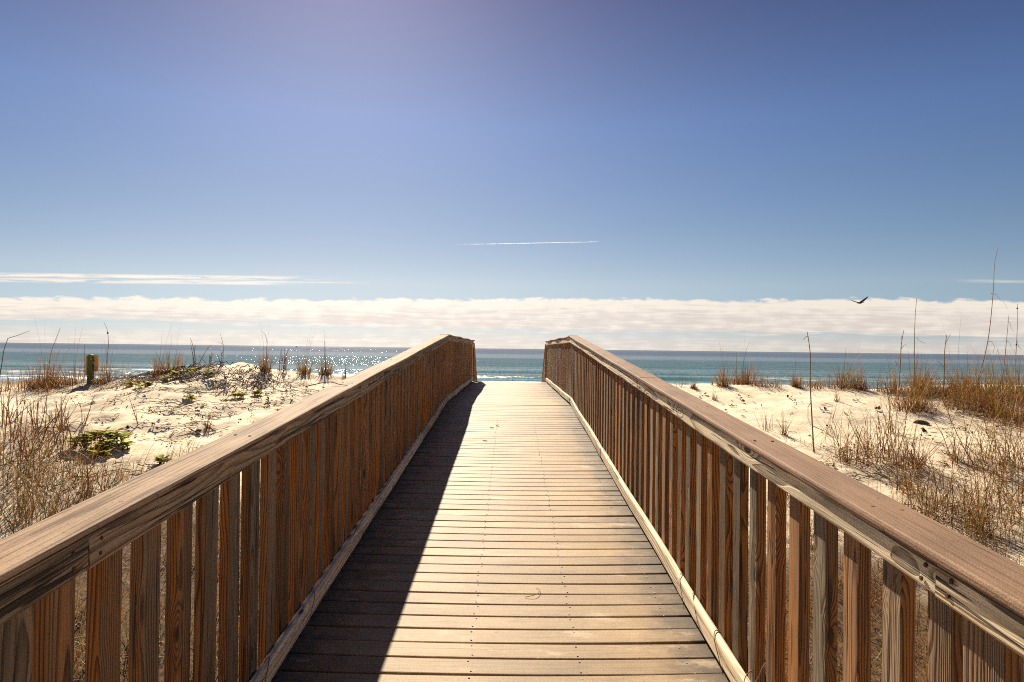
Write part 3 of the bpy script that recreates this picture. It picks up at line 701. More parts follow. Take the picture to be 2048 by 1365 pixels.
def make_tuft(X, Y, hp, style, wide, label, group, i):
    r = random.Random(1000 + i); p = ground(X, Y); h = px(hp, p) * {'dense': 1.35, 'dry': 1.35, 'thin': 1.25, 'bushy': 1.1, 'wiry': 1.45, 'olive': 1.4, 'sprig': 1.15}.get(style, 1.12); mb = MB()
    w = 0.0060 + 0.00032 * p.y
    if style == 'thin': tuft(mb, p, h, 15, h * .18 * wide * 2, 'grey' if r.random() < .5 else 'olive', r, .9, .22, w * .9, False)
    elif style == 'dry': tuft(mb, p, h, 60, h * .45 * wide * 2, 'dry', r, 1.1, .3, w)
    elif style == 'dense':
        tuft(mb, p, h * .8, 95, h * .20 * wide * 2, 'dry', r, .55, .16, w)
        for k in range(4): mb.blade(p, r.uniform(0, 6.28), r.uniform(.02, .2), h * r.uniform(1.2, 1.9), w * .6, r.uniform(.1, .6), pal('dry', r), seg=6, kink=.03)
    elif style == 'bushy':
        hv = r.uniform(.72, 1.3); tuft(mb, p, h * hv, 66, h * .46 * wide, 'dry', r, 2.1, .50, w)
        tuft(mb, p, h * hv, 24, h * .4 * wide, 'olive', r, 2.3, .45, w, False)
        tuft(mb, p, h * .7, 45, h * .5 * wide, 'red', r, 1.2, .4, w)
        tangle(mb, p, h * .9, 30, h * .5 * wide, r, w)
        for k in range(9): mb.blade(p + Vector((r.uniform(-.1, .1), r.uniform(-.1, .1), 0)), r.uniform(0, 6.28), r.uniform(.02, .25), h * r.uniform(1.1, 1.55), w * .7, r.uniform(.2, 1.3), pal('dry', r), seg=6, kink=.03)
    elif style == 'olive':
        
        for k in range(19):
            b = p + Vector((r.uniform(-1, 1), r.uniform(-1, 1), 0)) * h * .28 * wide; b.z = height(b.x, b.y) - .01
            mb.blade(b, r.uniform(0, 6.28), abs(r.gauss(0, .45)), h * r.uniform(.5, 1.4), w * r.uniform(.7, 1.15), r.uniform(.2, 2.4), pal(r.choice(('olive', 'olive', 'dry')), r), seg=8, kink=.06)
        tangle(mb, p, h, 18, h * .42 * wide, r, w * .9)
    elif style == 'fan':
        tuft(mb, p, h * 1.1, 22, h * .10, 'olive' if r.random() < .6 else 'dry', r, 1.0, .42, w, False); tuft(mb, p, h * .35, 16, h * .2, 'grey', r, .8, .6, w, False)
    elif style == 'sprig':
        sprig(mb, p, h, max(1, int(14 * wide)), r, 'red' if r.random() < .75 else 'olive', w * 1.25, h * .30 * wide); 
        if wide > .25: tuft(mb, p, h * .3, 14, h * .3, 'dry', r, 1.3, .6, w, False)
    elif style == 'wiry':
        sprig(mb, p, h * 1.05, int(6 * wide), r, 'red', w * 1.0, h * .30 * wide, .40)
        for k in range(int(17 * wide)):
            b = p + Vector((r.uniform(-1, 1), r.uniform(-1, 1), 0)) * h * .26 * wide; b.z = height(b.x, b.y) - .01
            mb.blade(b, r.uniform(0, 6.28), abs(r.gauss(0, .45)), h * r.uniform(.5, 1.35), w * r.uniform(.7, 1.15), r.uniform(.1, 2.2), pal(r.choice(('olive', 'dry', 'dry', 'red')), r), seg=8, kink=.06)
        tangle(mb, p, h, int(30 * wide), h * .42 * wide, r, w)
    elif style == 'arc':
        for k in range(14): mb.blade(p + Vector((r.uniform(-.12, .12), r.uniform(-.12, .12), 0)), r.uniform(-.5, .6), r.uniform(.05, .35), h * r.uniform(.7, 1.5), w * .9, r.uniform(.5, 1.7), r.choice(OLV), seg=7, kink=.02)
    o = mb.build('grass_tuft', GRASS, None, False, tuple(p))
    tag(o, label, 'grass tuft', group or 'grass tufts on the dunes')
for i, t in enumerate(TUFTS): make_tuft(*t, i)

# ground cover that nobody could count
def scatter_cover(name, label, spots, r, dens, hmul=1.0):
    mb = MB()
    for (X, Y, rx, ry, n, kind, hh) in spots:
        for k in range(int(n * dens)):
            a = r.uniform(0, 6.28); q = math.sqrt(r.random()); x_, y_ = X + rx * q * math.cos(a), Y + ry * q * math.sin(a)
            p = ground(x_, y_); w = 0.0052 + 0.00028 * p.y
            for q_ in range(r.randint(2, 6)):
                b = p + Vector((r.uniform(-.10, .10), r.uniform(-.10, .10), -.01))
                mb.blade(b, r.uniform(0, 6.28), abs(r.gauss(0, .50)), hh * r.uniform(.7, 2.9) * hmul, w * r.uniform(.7, 1.2), r.uniform(.2, 2.4), pal(kind if r.random() < .75 else 'dry', r), seg=8, kink=.06)
            tangle(mb, p, hh * 1.25, r.randint(2, 6), .16, r, w)
    o = mb.build(name, GRASS); tag(o, label, 'dune grass', None, 'stuff'); return o
rs = random.Random(77)
scatter_cover('dune_grass', 'tangled low dune grass spread over the slope left of the boardwalk', COVER_L, rs, .30)
scatter_cover('dune_grass', 'tangled low dune grass spread over the slope right of the boardwalk', COVER_R, rs, .24)
def scatter_near(name, label, s):
    mb = MB(); r = random.Random(5 + s)
    for k in range(900):
        x = s * (1.12 + 4.0 * r.random() ** 1.4); y = r.uniform(0.7, 8.5); p = Vector((x, y, height(x, y)))
        kind = r.choice(('dry', 'dry', 'red', 'olive', 'grey'))
        tuft(mb, p, r.uniform(.2, .6) * (1.0 if y < 5 else .7), r.randint(8, 16), .10, kind, r, 1.9, .55, .006, False)
        tuft(mb, p, .22, 8, .15, 'grey' if r.random() < .5 else 'dry', r, 1.0, 1.0, .005, False)
    o = mb.build(name, GRASS); tag(o, label, 'dune grass', None, 'stuff')
scatter_near('thatch', 'brown matted thatch behind the balusters of the shaded railing', -1)
scatter_near('thatch', 'brown matted thatch behind the balusters of the sunlit railing', 1)

# ------------------------------------------------------------------ litter: twigs, dead runners, scraps of leaf
def litter(name, label, areas, r):
    mb = MB()
    for (X, Y, rx, ry, n) in areas:
        for k in range(n):
            a = r.uniform(0, 6.28); q = math.sqrt(r.random()); p = ground(X + rx * q * math.cos(a), Y + ry * q * math.sin(a))
            c = r.choice([(0.13, .08, .045), (.09, .055, .035), (.2, .13, .07), (.26, .18, .1)])
            if r.random() < .6:
                L = r.uniform(.05, .3); az = r.uniform(0, 6.28); pts = []; x, y = p.x, p.y
                for i in range(5):
                    pts.append((x, y, height(x, y) + .012 + .02 * math.sin(i) * r.random())); x += math.cos(az) * L / 5; y += math.sin(az) * L / 5; az += r.uniform(-.4, .4)
                mb.tube(pts, [.0045, .005, .0045, .004, .002], c, n=4, cap=False)
            else:
                for j in range(r.randint(1, 4)):
                    mb.leaf(p + Vector((r.uniform(-.03, .03), r.uniform(-.03, .03), .01)), (r.uniform(-1, 1), r.uniform(-1, 1), r.uniform(0, .9)), (0, 0, 1), r.uniform(.03, .075), r.uniform(.015, .035), c)
    o = mb.build(name, STEM); tag(o, label, 'litter', None, 'stuff')
rl_ = random.Random(99)
litter('plant_litter', 'scattered twigs and dead leaf scraps on the left dune sand', [(400, 800, 190, 40, 120), (250, 860, 170, 50, 75), (100, 920, 130, 80, 120), (560, 790, 90, 25, 50), (150, 790, 160, 22, 80), (420, 870, 110, 40, 45), (300, 960, 80, 40, 30), (450, 760, 160, 16, 95)], rl_)
litter('plant_litter', 'scattered twigs and dead leaf scraps on the right dune sand', [(1740, 940, 130, 50, 130), (1920, 1000, 130, 80, 150), (1880, 850, 150, 40, 70), (1500, 810, 120, 30, 14), (1640, 850, 80, 50, 16), (1960, 900, 90, 50, 80)], rl_)
def runners():
    mb = MB(); r = random.Random(31)
    def run(X, Y, L, az, c, rad, lift=.02):
        p = ground(X, Y); x, y = p.x, p.y; pts = []; n = 12
        for i in range(n):
            pts.append((x, y, height(x, y) + lift * (.5 + 1.2 * abs(math.sin(i * 1.3 + X)))))
            x += math.cos(az) * L / n; y += math.sin(az) * L / n; az += r.uniform(-.28, .28)
        mb.tube(pts, [rad * (1 - .6 * i / n) for i in range(n)], c, n=5, cap=False)
    tw = [(.24, .18, .13), (.15, .105, .075), (.31, .24, .17), (.10, .07, .055)]
    for k in range(54): run(r.uniform(300, 470), r.uniform(733, 760), r.uniform(.5, 1.4), math.pi + .12 + r.uniform(-.35, .45), r.choice(tw), r.uniform(.009, .015), .07)
    for k in range(40): run(r.uniform(440, 545), r.uniform(738, 772), r.uniform(.35, 1.1), r.uniform(-2.3, -.4), r.choice(tw), r.uniform(.008, .014), .07)
    for k in range(26): run(r.uniform(300, 660), r.uniform(770, 830), r.uniform(.4, 1.2), r.choice((0, math.pi)) + r.uniform(-.5, .5), r.choice(tw), r.uniform(.004, .008), .025)
    for k in range(14): run(r.uniform(560, 690), r.uniform(762, 800), r.uniform(.4, 1.0), -1.0 + r.uniform(-.5, .5), r.choice(tw), r.uniform(.004, .008), .03)
    for k in range(14): run(r.uniform(250, 460), r.uniform(810, 880), r.uniform(.4, 1.0), r.choice((0, math.pi)) + r.uniform(-.5, .5), r.choice(tw), r.uniform(.004, .007), .02)
    for k in range(8): run(r.uniform(180, 340), r.uniform(745, 775), r.uniform(.4, .9), r.uniform(-.5, .5), r.choice(tw), r.uniform(.005, .008), .03)
    o = mb.build('dead_vines', STEM, None, True); tag(o, 'grey brown dead vine runners matted over the left mound and sand', 'vines', None, 'stuff')
runners()

# ------------------------------------------------------------------ leafy green plants on the left dune
LEAFG = [(0.42, 0.45, 0.06), (0.54, 0.52, 0.08), (0.30, 0.34, 0.05), (0.60, 0.54, 0.12), (0.15, 0.18, 0.035), (0.16, 0.08, 0.04)]
def leafy(X, Y, wpx, hpx, n, label, flat=1.0, seed=1):
    r = random.Random(seed); p = ground(X, Y); W, H = px(wpx, p), px(hpx, p)
    lf = MB(); st_ = lf
    for k in range(n):
        a = r.uniform(0, 6.28); q = math.sqrt(r.random()); bx, by = p.x + .5 * W * q * math.cos(a), p.y + .30 * W * q * math.sin(a)
        gz = height(bx, by); hh = H * r.uniform(.45, 1.0) * (1.15 - .5 * q)
        top = Vector((bx + r.uniform(-.3, .3) * hh, by + r.uniform(-.3, .3) * hh, gz + hh))
        st_.tube([(bx, by, gz - .02), ((bx + top.x) / 2, (by + top.y) / 2 + .01, gz + hh * .5), tuple(top)], [.006, .005, .003], (.12, .06, .035), n=4, cap=False)
        for j in range(r.randint(6, 9)):
            az = r.uniform(0, 6.28); f = r.uniform(.55, 1.0); q2 = Vector((bx, by, gz)).lerp(top, f)
            dead = r.random() < (.35 if f < .68 else .05)
            L = r.uniform(.09, .15) * (1.0 if hpx > 20 else .8)
            lf.leaf(q2, (math.cos(az), math.sin(az), r.uniform(-.1, .6)), (0, 0, 1), L, L * .62, r.choice([(.12, .05, .03), (.16, .08, .04)]) if dead else r.choice(LEAFG))
    o = lf.build('beach_plant', LEAFM, None, False, tuple(p)); tag(o, label, 'plant', 'leafy green plants on the left dune')
leafy(205, 895, 116, 34, 44, 'largest bright green leafy plant clump on the bare left sand', seed=2)
leafy(196, 915, 26, 14, 7, 'small green seedling just below the largest leafy clump', seed=3)
leafy(322, 930, 24, 16, 8, 'small dark green plant close to the left railing cap', seed=4)
leafy(352, 757, 62, 13, 30, 'flat yellow green leaf mat on the left side of the mound', seed=5)
leafy(384, 748, 34, 12, 16, 'bright yellow green leaf patch near the mound top', seed=6)
leafy(418, 752, 36, 11, 12, 'thin green leaf patch on the mound front, right of the bright patch', seed=7)
leafy(265, 774, 28, 9, 9, 'low dark green patch between green post and mound', seed=8)
leafy(383, 802, 16, 11, 6, 'small round dark green plant below the mound', seed=9)
leafy(478, 798, 28, 12, 10, 'small green plant on a sand knob below the mound', seed=10)
leafy(516, 792, 22, 9, 7, 'small yellow leaf tuft right of the green plant on the knob', seed=11)
leafy(290, 775, 30, 9, 9, 'low yellow green sprigs at the left foot of the mound', seed=12)

# dead curled leaves that can be told one by one on the pale sand
def dead_leaf(X, Y, wpx, label, seed, grp):
    r = random.Random(seed); p = ground(X, Y); W = px(wpx, p); mb = MB()
    for k in range(5):
        a = r.uniform(0, 6.28); mb.leaf(p + Vector((r.uniform(-.3, .3) * W, r.uniform(-.2, .2) * W, .012)), (math.cos(a), math.sin(a) * .6, r.uniform(.1, 1.0)), (0, 0, 1), W * r.uniform(.45, .7), W * .3, r.choice([(.07, .045, .03), (.10, .06, .035), (.14, .09, .05)]))
    o = mb.build('dead_leaf', STEM, None, False, tuple(p)); tag(o, label, 'dead leaf', grp)
GR = 'dead leaves on the right sand'
for i, (X, Y, w) in enumerate([(1408, 791, 14), (1486, 806, 13), (1498, 795, 8), (1479, 794, 8), (1453, 824, 8), (1578, 797, 11), (1588, 804, 9), (1600, 789, 7), (1487, 834, 9), (1611, 784, 5), (1628, 791, 6), (1464, 816, 14), (1690, 830, 10)]):
    dead_leaf(X, Y, w, 'small dark curled dead leaf on bare sand between railing and stake', 50 + i, GR)
dead_leaf(1652, 824, 20, 'wide flat patch of dead leaves just right of the stake', 80, GR)
dead_leaf(1713, 804, 15, 'dark dead leaf on sand below the leaning golden tuft', 81, GR)
dead_leaf(1757, 822, 17, 'broken dead leaf on sand left of the yellow green sprig', 82, GR)
dead_leaf(1850, 868, 22, 'pale twiggy scrap on sand just below the driftwood', 83, GR)
dead_leaf(1931, 862, 14, 'dark dead leaf on sand right of the driftwood', 84, GR)
GL = 'dead leaves on the left sand'
for i, (X, Y, w) in enumerate([(303, 820, 12), (271, 822, 7), (255, 862, 18), (446, 806, 20), (399, 812, 14), (395, 826, 12), (572, 786, 14), (538, 810, 10), (478, 843, 9), (378, 788, 10), (645, 778, 9), (396, 868, 26), (340, 853, 12)]):
    dead_leaf(X, Y, w, 'dark curled dead leaf lying on the left dune sand', 100 + i, GL)
# driftwood lump
def drift():
    r = random.Random(8); p = ground(1842, 848); mb = MB()
    n, m = 12, 9; W = px(30, p); n0 = 0
    for i in range(n + 1):
        t = i / n
        for j in range(m):
            a = 2 * math.pi * j / m; rad = W * .17 * math.sin(math.pi * min(.97, max(.03, t))) ** .55 * (1 + .35 * noise.noise(Vector((t * 4, math.cos(a), math.sin(a)))))
            mb.v.append((p.x - W / 2 + W * t, p.y + rad * 1.3 * math.cos(a) + .03 * math.sin(t * 5), p.z + .012 + rad * (.6 + .75 * math.sin(a)) - .06 * W * t)); mb.gc.append((t, a, 0))
    for i in range(n):
        for j in range(m):
            mb.f.append((i * m + j, i * m + (j + 1) % m, (i + 1) * m + (j + 1) % m, (i + 1) * m + j)); mb.tint.append(0); mb.col.append((.10, .075, .05))
    mb.f.append(tuple(range(m))[::-1]); mb.f.append(tuple(n * m + j for j in range(m))); mb.tint += [0, 0]; mb.col += [(.1, .07, .05)] * 2
    o = mb.build('driftwood', mat_bcol('driftwood_bark', .8, .7, 45.0), None, True, tuple(p)); tag(o, 'dark lump of driftwood lying on pale sand below the right grass band', 'driftwood')
drift()

# ------------------------------------------------------------------ tall single stalks (pixel polylines stood up at the depth of their foot)
def lift(X, Y, y):
    d = ray(X, Y); return CAM + d * ((y - CAM.y) / d.y)
def stalk(name, pts, rpx, col, label, group=None, leaves=(), cat='dry stalk', foot_y=None, beads=()):
    p0 = ground(*pts[0]) if foot_y is None else None
    yy = p0.y if foot_y is None else foot_y
    P = [lift(X, Y, yy) for X, Y in pts]
    if p0 is None: p0 = P[0]
    r = random.Random(len(label)); n = len(P)
    for i in range(1, n): P[i] = P[i] + Vector((0, r.uniform(-.03, .03), 0))
    P[0] = Vector((P[0].x, yy, height(P[0].x, yy) - .04))
    # smooth it
    Q = []
    for i in range(n - 1):
        a, b, c, d = P[max(i - 1, 0)], P[i], P[i + 1], P[min(i + 2, n - 1)]
        for k in range(4):
            t = k / 4; Q.append(.5 * ((2 * b) + (c - a) * t + (2 * a - 5 * b + 4 * c - d) * t * t + (3 * b - a - 3 * c + d) * t ** 3))
    Q.append(P[-1]); P = Q; n = len(P)
    rad = px(rpx * .62, p0)
    root = empty(name, tuple(p0)); tag(root, label, cat, group)
    mb = MB(); mb.tube(P, [rad * (1 - .62 * i / (n - 1)) for i in range(n)], col, n=6)
    for (i, s) in beads:
        c = P[min(n - 1, int(i * (n - 1)))]; mb.tube([c - Vector((0, 0, s)), c, c + Vector((0, 0, s))], [s * .5, s, s * .4], tuple(k * .5 for k in col), n=6)
    o = mb.build('stem', STEM, root, True, tuple(p0)); o.location = (0, 0, 0)
    for lp in leaves:
        L = [lift(X, Y, yy) for X, Y in lp]; mb = MB()
        mb.tube(L, [rad * .55 * (1 - .7 * i / len(L)) for i in range(len(L))], tuple(c * 1.1 for c in col), n=4)
        o = mb.build('leaf', STEM, root, True, tuple(p0)); o.location = (0, 0, 0)
T1, T2, T3 = (.23, .15, .08), (.30, .18, .09), (.14, .10, .065)
GS = 'tall bare stalks on the right dune'
stalk('grass_stalk', [(1952, 760), (1972, 700), (1980, 650), (1985, 580), (1990, 530), (1996, 497)], 1.5, T2, 'tallest bare grass stalk, curving up to the right with a drooping dead leaf', GS,
      [[(1981, 587), (1993, 590), (2001, 601), (2007, 604), (2015, 618)], [(1975, 683), (1984, 684), (1990, 695), (1985, 706)]])
stalk('grass_stalk', [(2003, 770), (2008, 730), (2013, 680), (2016, 630)], 1.4, T2, 'straight bare stalk with two curled leaves, just right of the tallest stalk', GS, [[(2015, 643), (2020, 646), (2022, 655), (2027, 664)], [(2014, 683), (2020, 685), (2022, 695), (2030, 706)]])
stalk('grass_stalk', [(2032, 770), (2033, 720), (2034, 660), (2035, 608)], 1.4, T2, 'rightmost straight stalk with small dark beads', GS, [[(2035, 682), (2037, 694), (2044, 700)]], beads=((.92, .02), (.55, .02)))
stalk('grass_stalk', [(1831, 790), (1829, 740), (1828, 680), (1831, 630), (1835, 596)], 1.4, T1, 'straight thin stalk rising alone left of the tallest stalk', GS, [[(1833, 675), (1838, 682), (1851, 687)]], beads=((.97, .008), (.9, .008)))
stalk('grass_stalk', [(1796, 800), (1800, 730), (1803, 690), (1806, 661)], 1.9, (.34, .19, .10), 'rough reddish seed stalk, leftmost of the tall stalks on the right dune', GS, [[(1801, 700), (1807, 692), (1813, 688)], [(1799, 735), (1793, 728), (1790, 722)], [(1802, 680), (1804, 672)]])
stalk('grass_stalk', [(1886, 800), (1888, 740), (1890, 700), (1892, 669)], 2.1, (.34, .20, .11), 'rough seed stalk with a forked tip between thin stalk and tallest stalk', GS, [[(1890, 688), (1896, 678), (1901, 668)], [(1888, 735), (1880, 727), (1875, 722)]])
stalk('bare_stake', [(1628, 905), (1624, 850), (1621, 770), (1619, 710), (1616, 664)], 2.5, (.20, .15, .085), 'long straight bare cane stake standing on sand beside the right railing', None, [[(1617, 674), (1611, 674), (1607, 680)], [(1622, 804), (1616, 815), (1616, 838), (1622, 852)], [(1625, 852), (1636, 857), (1648, 862)]], 'cane stake', beads=((.3, .012),))
stalk('bent_stem', [(-6, 800), (0, 755), (3, 730), (9, 700), (15, 677)], 2.0, (.10, .07, .06), 'dark stem snapped over to the right at the left picture edge', None, [[(15, 677.5), (36, 671), (60, 662)]], 'bent stem')
GLS = 'thin stalks on the left crest'
stalk('grass_stalk', [(92, 775), (96, 735), (105, 700), (119, 657)], 1.2, T3, 'thin stalk leaning right over the tufts left of the green post', GLS)
stalk('grass_stalk', [(214, 770), (215, 720), (215.5, 690), (213, 660), (209, 645)], 1.1, T3, 'thin upright stalk with a dark bead right of the green post', GLS, beads=((.72, .022),))
stalk('grass_stalk', [(446, 731), (446, 712), (447, 690), (440, 668)], 1.1, T1, 'thin stalk with a hooked tip above the mound top', GLS, [[(447, 690), (442, 687), (436, 685)]])
stalk('grass_stalk', [(394, 731), (389, 705), (384, 685), (380, 676)], 1.3, (.36, .25, .13), 'frayed pale stalk leaning left on the mound top', GLS)
stalk('grass_stalk', [(533, 745), (533, 710), (534, 685), (530, 668), (523, 664)], 1.0, T1, 'thin stalk with curled top right of the mound', GLS)
stalk('grass_stalk', [(651, 750), (650, 720), (649, 683)], 1.0, T3, 'short straight stalk on the crest closest to the left railing', GLS)
stalk('grass_stalk', [(168, 765), (169, 730), (170, 690)], 1.3, (.34, .20, .10), 'orange brown stalk against the left side of the green post', GLS)
stalk('grass_stalk', [(690, 758), (692, 728)], .8, T3, 'tiny lone stem beside the left railing on the crest', GLS)
stalk('grass_stalk', [(1487, 770), (1486, 740), (1492, 700), (1500, 687)], .8, T1, 'hair thin stem with fine tip on the little sand knoll at right', GS)
stalk('grass_stalk', [(1472, 770), (1473, 735), (1472, 705)], .8, T1, 'short hair thin stem left of the little sand knoll', GS)

# ------------------------------------------------------------------ green topped post on the left crest
def post():
    p = ground(182, 764); y = p.y
    s = px(1, p); top = lift(182, 709, y).z; x = lift(181.5, 740, y).x; H = top - p.z
    root = empty('marker_post', (x, y, p.z)); tag(root, 'weathered green post between two tan boards on the left dune crest', 'post')
    g = MB(); W = s * 10.0
    prof = [(-.5, -0.3), (.5, -0.3), (.5, H - W * .35), (.35, H - W * .1), (0, H), (-.35, H - W * .1), (-.5, H - W * .35)]
    for dy in (-.045, .045): g.v += [(x + a * W, y + dy, p.z + b) for a, b in prof]
    g.gc += [(b, a * W, dy) for dy in (-.045, .045) for a, b in prof]
    m = len(prof); g.f.append(tuple(range(m))); g.f.append(tuple(range(2 * m - 1, m - 1, -1)))
    for j in range(m): g.f.append((j, j + m, (j + 1) % m + m, (j + 1) % m))
    g.tint += [0] * (m + 2); g.col += [(1, 1, 1)] * (m + 2)
    o = g.build('green_upright', GREEN, root, False, (x, y, p.z)); o.location = (0, 0, 0)
    for dx, w, h0, h1, lab in ((-8.2, 5.0, .28, .96, None), (9.2, 7.5, .40, .98, 'ragged tan side board')):
        b = MB(); b.board((x + dx * s, y + .02, p.z + H * h0), (0, 0, 1), (1, 0, 0), (0, -1, 0), H * (h1 - h0), w * s, .04, seg=4, wob=.004, tints=lambda k: .6)
        o = b.build('side_board', TAN, root, False, (x, y, p.z)); o.location = (0, 0, 0)
        if lab: o['label'] = lab
    b = MB(); b.board((x - 10 * s, y + .058, p.z + H * .62), (1, 0, 0), (0, 0, 1), (0, -1, 0), 23 * s, 4 * s, .03, seg=2, tints=lambda k: .6)
    o = b.build('cross_board', TAN, root, False, (x, y, p.z)); o.location = (0, 0, 0)
GREEN = mat_plain('faded_green_paint', (0.055, 0.105, 0.028), .7, .85, 22.0)
TAN = mat_wood('tan_board_pine', (.55, .36, .18), (.33, .19, .08), (.58, .30, .09), (.30, .13, .035))
post()

# ------------------------------------------------------------------ tendrils and blades caught on the boardwalk
def wpt(u, y, h): return Vector((u, y, deck_z(y) + h))
def tendril(name, pts, rad, col, label, cat, group=None):
    Q = []; n = len(pts); P = [Vector(q) for q in pts]
    for i in range(n - 1):
        a, b, c, d = P[max(i - 1, 0)], P[i], P[i + 1], P[min(i + 2, n - 1)]
        for k in range(5):
            t = k / 5; Q.append(.5 * ((2 * b) + (c - a) * t + (2 * a - 5 * b + 4 * c - d) * t * t + (3 * b - a - 3 * c + d) * t ** 3))
    Q.append(P[-1]); mb = MB(); mb.tube(Q, [rad * (1 - .5 * i / len(Q)) for i in range(len(Q))], col, n=5)
    o = mb.build(name, STEM, None, True, tuple(P[0])); tag(o, label, cat, group)
K = KICK_U
tendril('vine_tendril', [wpt(K + .045, 3.62, .10), wpt(K + .01, 3.58, .135), wpt(K - .008, 3.50, .10), wpt(K - .008, 3.45, .05), wpt(K - .01, 3.42, .02)], .0022, (.10, .06, .035), 'upper thin dead vine loop over the pale right kick rail', 'vine', 'vine loops on the right kick rail')
tendril('vine_tendril', [wpt(K + .05, 3.35, .10), wpt(K + .02, 3.36, .13), wpt(K + .005, 3.30, .126), wpt(K - .006, 3.22, .09), wpt(K - .006, 3.15, .05)], .0025, (.12, .075, .04), 'middle thin dead vine loop over the pale right kick rail', 'vine', 'vine loops on the right kick rail')
tendril('vine_tendril', [wpt(K + .06, 2.95, .10), wpt(K + .02, 2.98, .13), wpt(K - .006, 2.93, .12), wpt(K - .007, 2.86, .07), wpt(K - .007, 2.80, .03)], .0025, (.12, .075, .04), 'lower thin dead vine loop over the pale right kick rail', 'vine', 'vine loops on the right kick rail')
tendril('dry_straw', [wpt(K + .12, 2.62, .12), wpt(K + .04, 2.60, .16), wpt(K - .01, 2.55, .13), wpt(K - .012, 2.47, .03)], .0028, (.33, .19, .08), 'orange dry stem arching over the right kick rail near the picture bottom', 'straw', 'stems caught on the boardwalk')
tendril('dry_straw', [wpt(K + .16, 2.42, .30), wpt(K + .05, 2.46, .27), wpt(K + .03, 2.52, .17), wpt(K + .02, 2.56, .12)], .0026, (.33, .19, .08), 'orange dry stem curving out between two right balusters', 'straw', 'stems caught on the boardwalk')
tendril('dry_straw', [wpt(-K - .06, 2.72, .06), wpt(-K + .01, 2.66, .16), wpt(-K + .022, 2.58, .10), wpt(-K + .03, 2.50, .006)], .003, (.24, .12, .05), 'brown dry stem drooping over the left kick rail near the picture bottom', 'straw', 'stems caught on the boardwalk')
tendril('dry_straw', [wpt(-K - .02, 3.35, .10), wpt(-K - .01, 3.33, .128), wpt(-K + .01, 3.27, .12), wpt(-K + .012, 3.20, .07), wpt(-K + .006, 3.22, .05)], .0022, (.20, .10, .05), 'thin curled stem looped on the left kick rail', 'straw', 'stems caught on the boardwalk')
tendril('dry_straw', [wpt(-CAP_OUT - .16, 4.05, 1.03), wpt(-CAP_OUT - .02, 4.02, CAP_TOP + .018), wpt(-CAP_OUT + .06, 3.98, CAP_TOP + .010), wpt(-CAP_OUT + .11, 3.96, CAP_TOP + .007)], .0035, (.12, .08, .05), 'dark stem lying across the outer edge of the left rail cap', 'straw', 'stems caught on the boardwalk')
def deckpt(X, Y):
    d = ray(X, Y); t = 1.0
    while t < 20:
        p = CAM + d * t
        if p.z <= deck_z(p.y): return p
        t += .005
    return p
tendril('dry_straw', [deckpt(1050, 1197) + Vector((0, 0, .006)), deckpt(1068, 1196) + Vector((0, 0, .014)), deckpt(1078, 1190) + Vector((0, 0, .012)), deckpt(1079, 1182) + Vector((0, 0, .008)), deckpt(1072, 1178) + Vector((0, 0, .004))], .0018, (.20, .13, .06), 'small hooked dry blade lying on the deck boards', 'straw')
for i, (X, Y, lab) in enumerate([(992, 853, 'tiny dark leaf on the far deck boards, upper of the three'), (981, 858, 'tiny dark leaf on the far deck boards, middle of the three'), (967, 884, 'small green leaf on the deck beside the shadow edge')]):
    p = deckpt(X, Y); mb = MB(); mb.leaf(p + Vector((0, 0, .006)), (1, .5, .25), (0, 0, 1), .05, .03, (.10, .09, .03)); mb.leaf(p + Vector((.01, 0, .006)), (-.6, .5, .35), (0, 0, 1), .03, .02, (.07, .06, .03))
    o = mb.build('fallen_leaf', STEM, None, False, tuple(p)); tag(o, lab, 'leaf', 'leaves on the deck')

# ------------------------------------------------------------------ pelican in flight
def bird():
    D = 95.0; c = lift(1719.5, 605.5, D); u = 1.2 * D / F
    def P(X, Y, dy=0.0): return lift(1719.5 + X, 605.5 + Y, D) + Vector((0, dy, 0))
    mb = MB(); col = (.045, .037, .032)
    # body, neck, head and bill in one loft
    spine = [(-6.2, 1.0, .25), (-4.5, .9, .75), (-2.0, .7, 1.35), (0.5, .7, 1.65), (2.6, .5, 1.45), (4.0, -.1, .95), (4.8, -.7, .75), (5.6, -.7, .8), (6.3, -.3, .6), (7.4, .2, .32), (8.9, .7, .16)]
    mb.tube([P(a, b) for a, b, _ in spine], [r * u for _, _, r in spine], col, n=10)
    def wing(pts):
        n0 = len(mb.v)
        for (X, Y, ch, dy) in pts:
            b = P(X, Y, dy); h = ch * u * 1.5
            for (a, t) in ((-.5, 0), (-.15, .07), (.2, .05), (.5, 0), (.2, -.03), (-.15, -.03)):
                mb.v.append((b.x + a * h, b.y, b.z + t * h + abs(a) * -.02)); mb.gc.append((0, 0, 0))
        for i in range(len(pts) - 1):
            for j in range(6): mb.f.append((n0 + i * 6 + j, n0 + i * 6 + (j + 1) % 6, n0 + i * 6 + 6 + (j + 1) % 6, n0 + i * 6 + 6 + j)); mb.tint.append(0); mb.col.append(col)
        mb.f.append(tuple(n0 + j for j in range(6))[::-1]); e = n0 + 6 * (len(pts) - 1); mb.f.append(tuple(e + j for j in range(6))); mb.tint += [0, 0]; mb.col += [col] * 2
    wing([(.5, .4, 4.2, -.1), (2.6, -3.2, 3.8, -.5), (5.2, -6.6, 3.0, -.8), (7.4, -9.6, 1.6, -1.0), (8.3, -11.2, .3, -1.1)])
    wing([(-.3, .3, 4.2, .1), (-3.2, -1.6, 3.6, .5), (-6.6, -3.8, 2.6, .8), (-9.4, -5.7, 1.4, 1.0), (-11.0, -6.8, .3, 1.1)])
    o = mb.build('flying_bird', mat_bcol('dark_feathers', .8, .3, 6.0), None, True, tuple(c)); tag(o, 'dark pelican flying with raised wings against the cloud bank', 'bird')
bird()

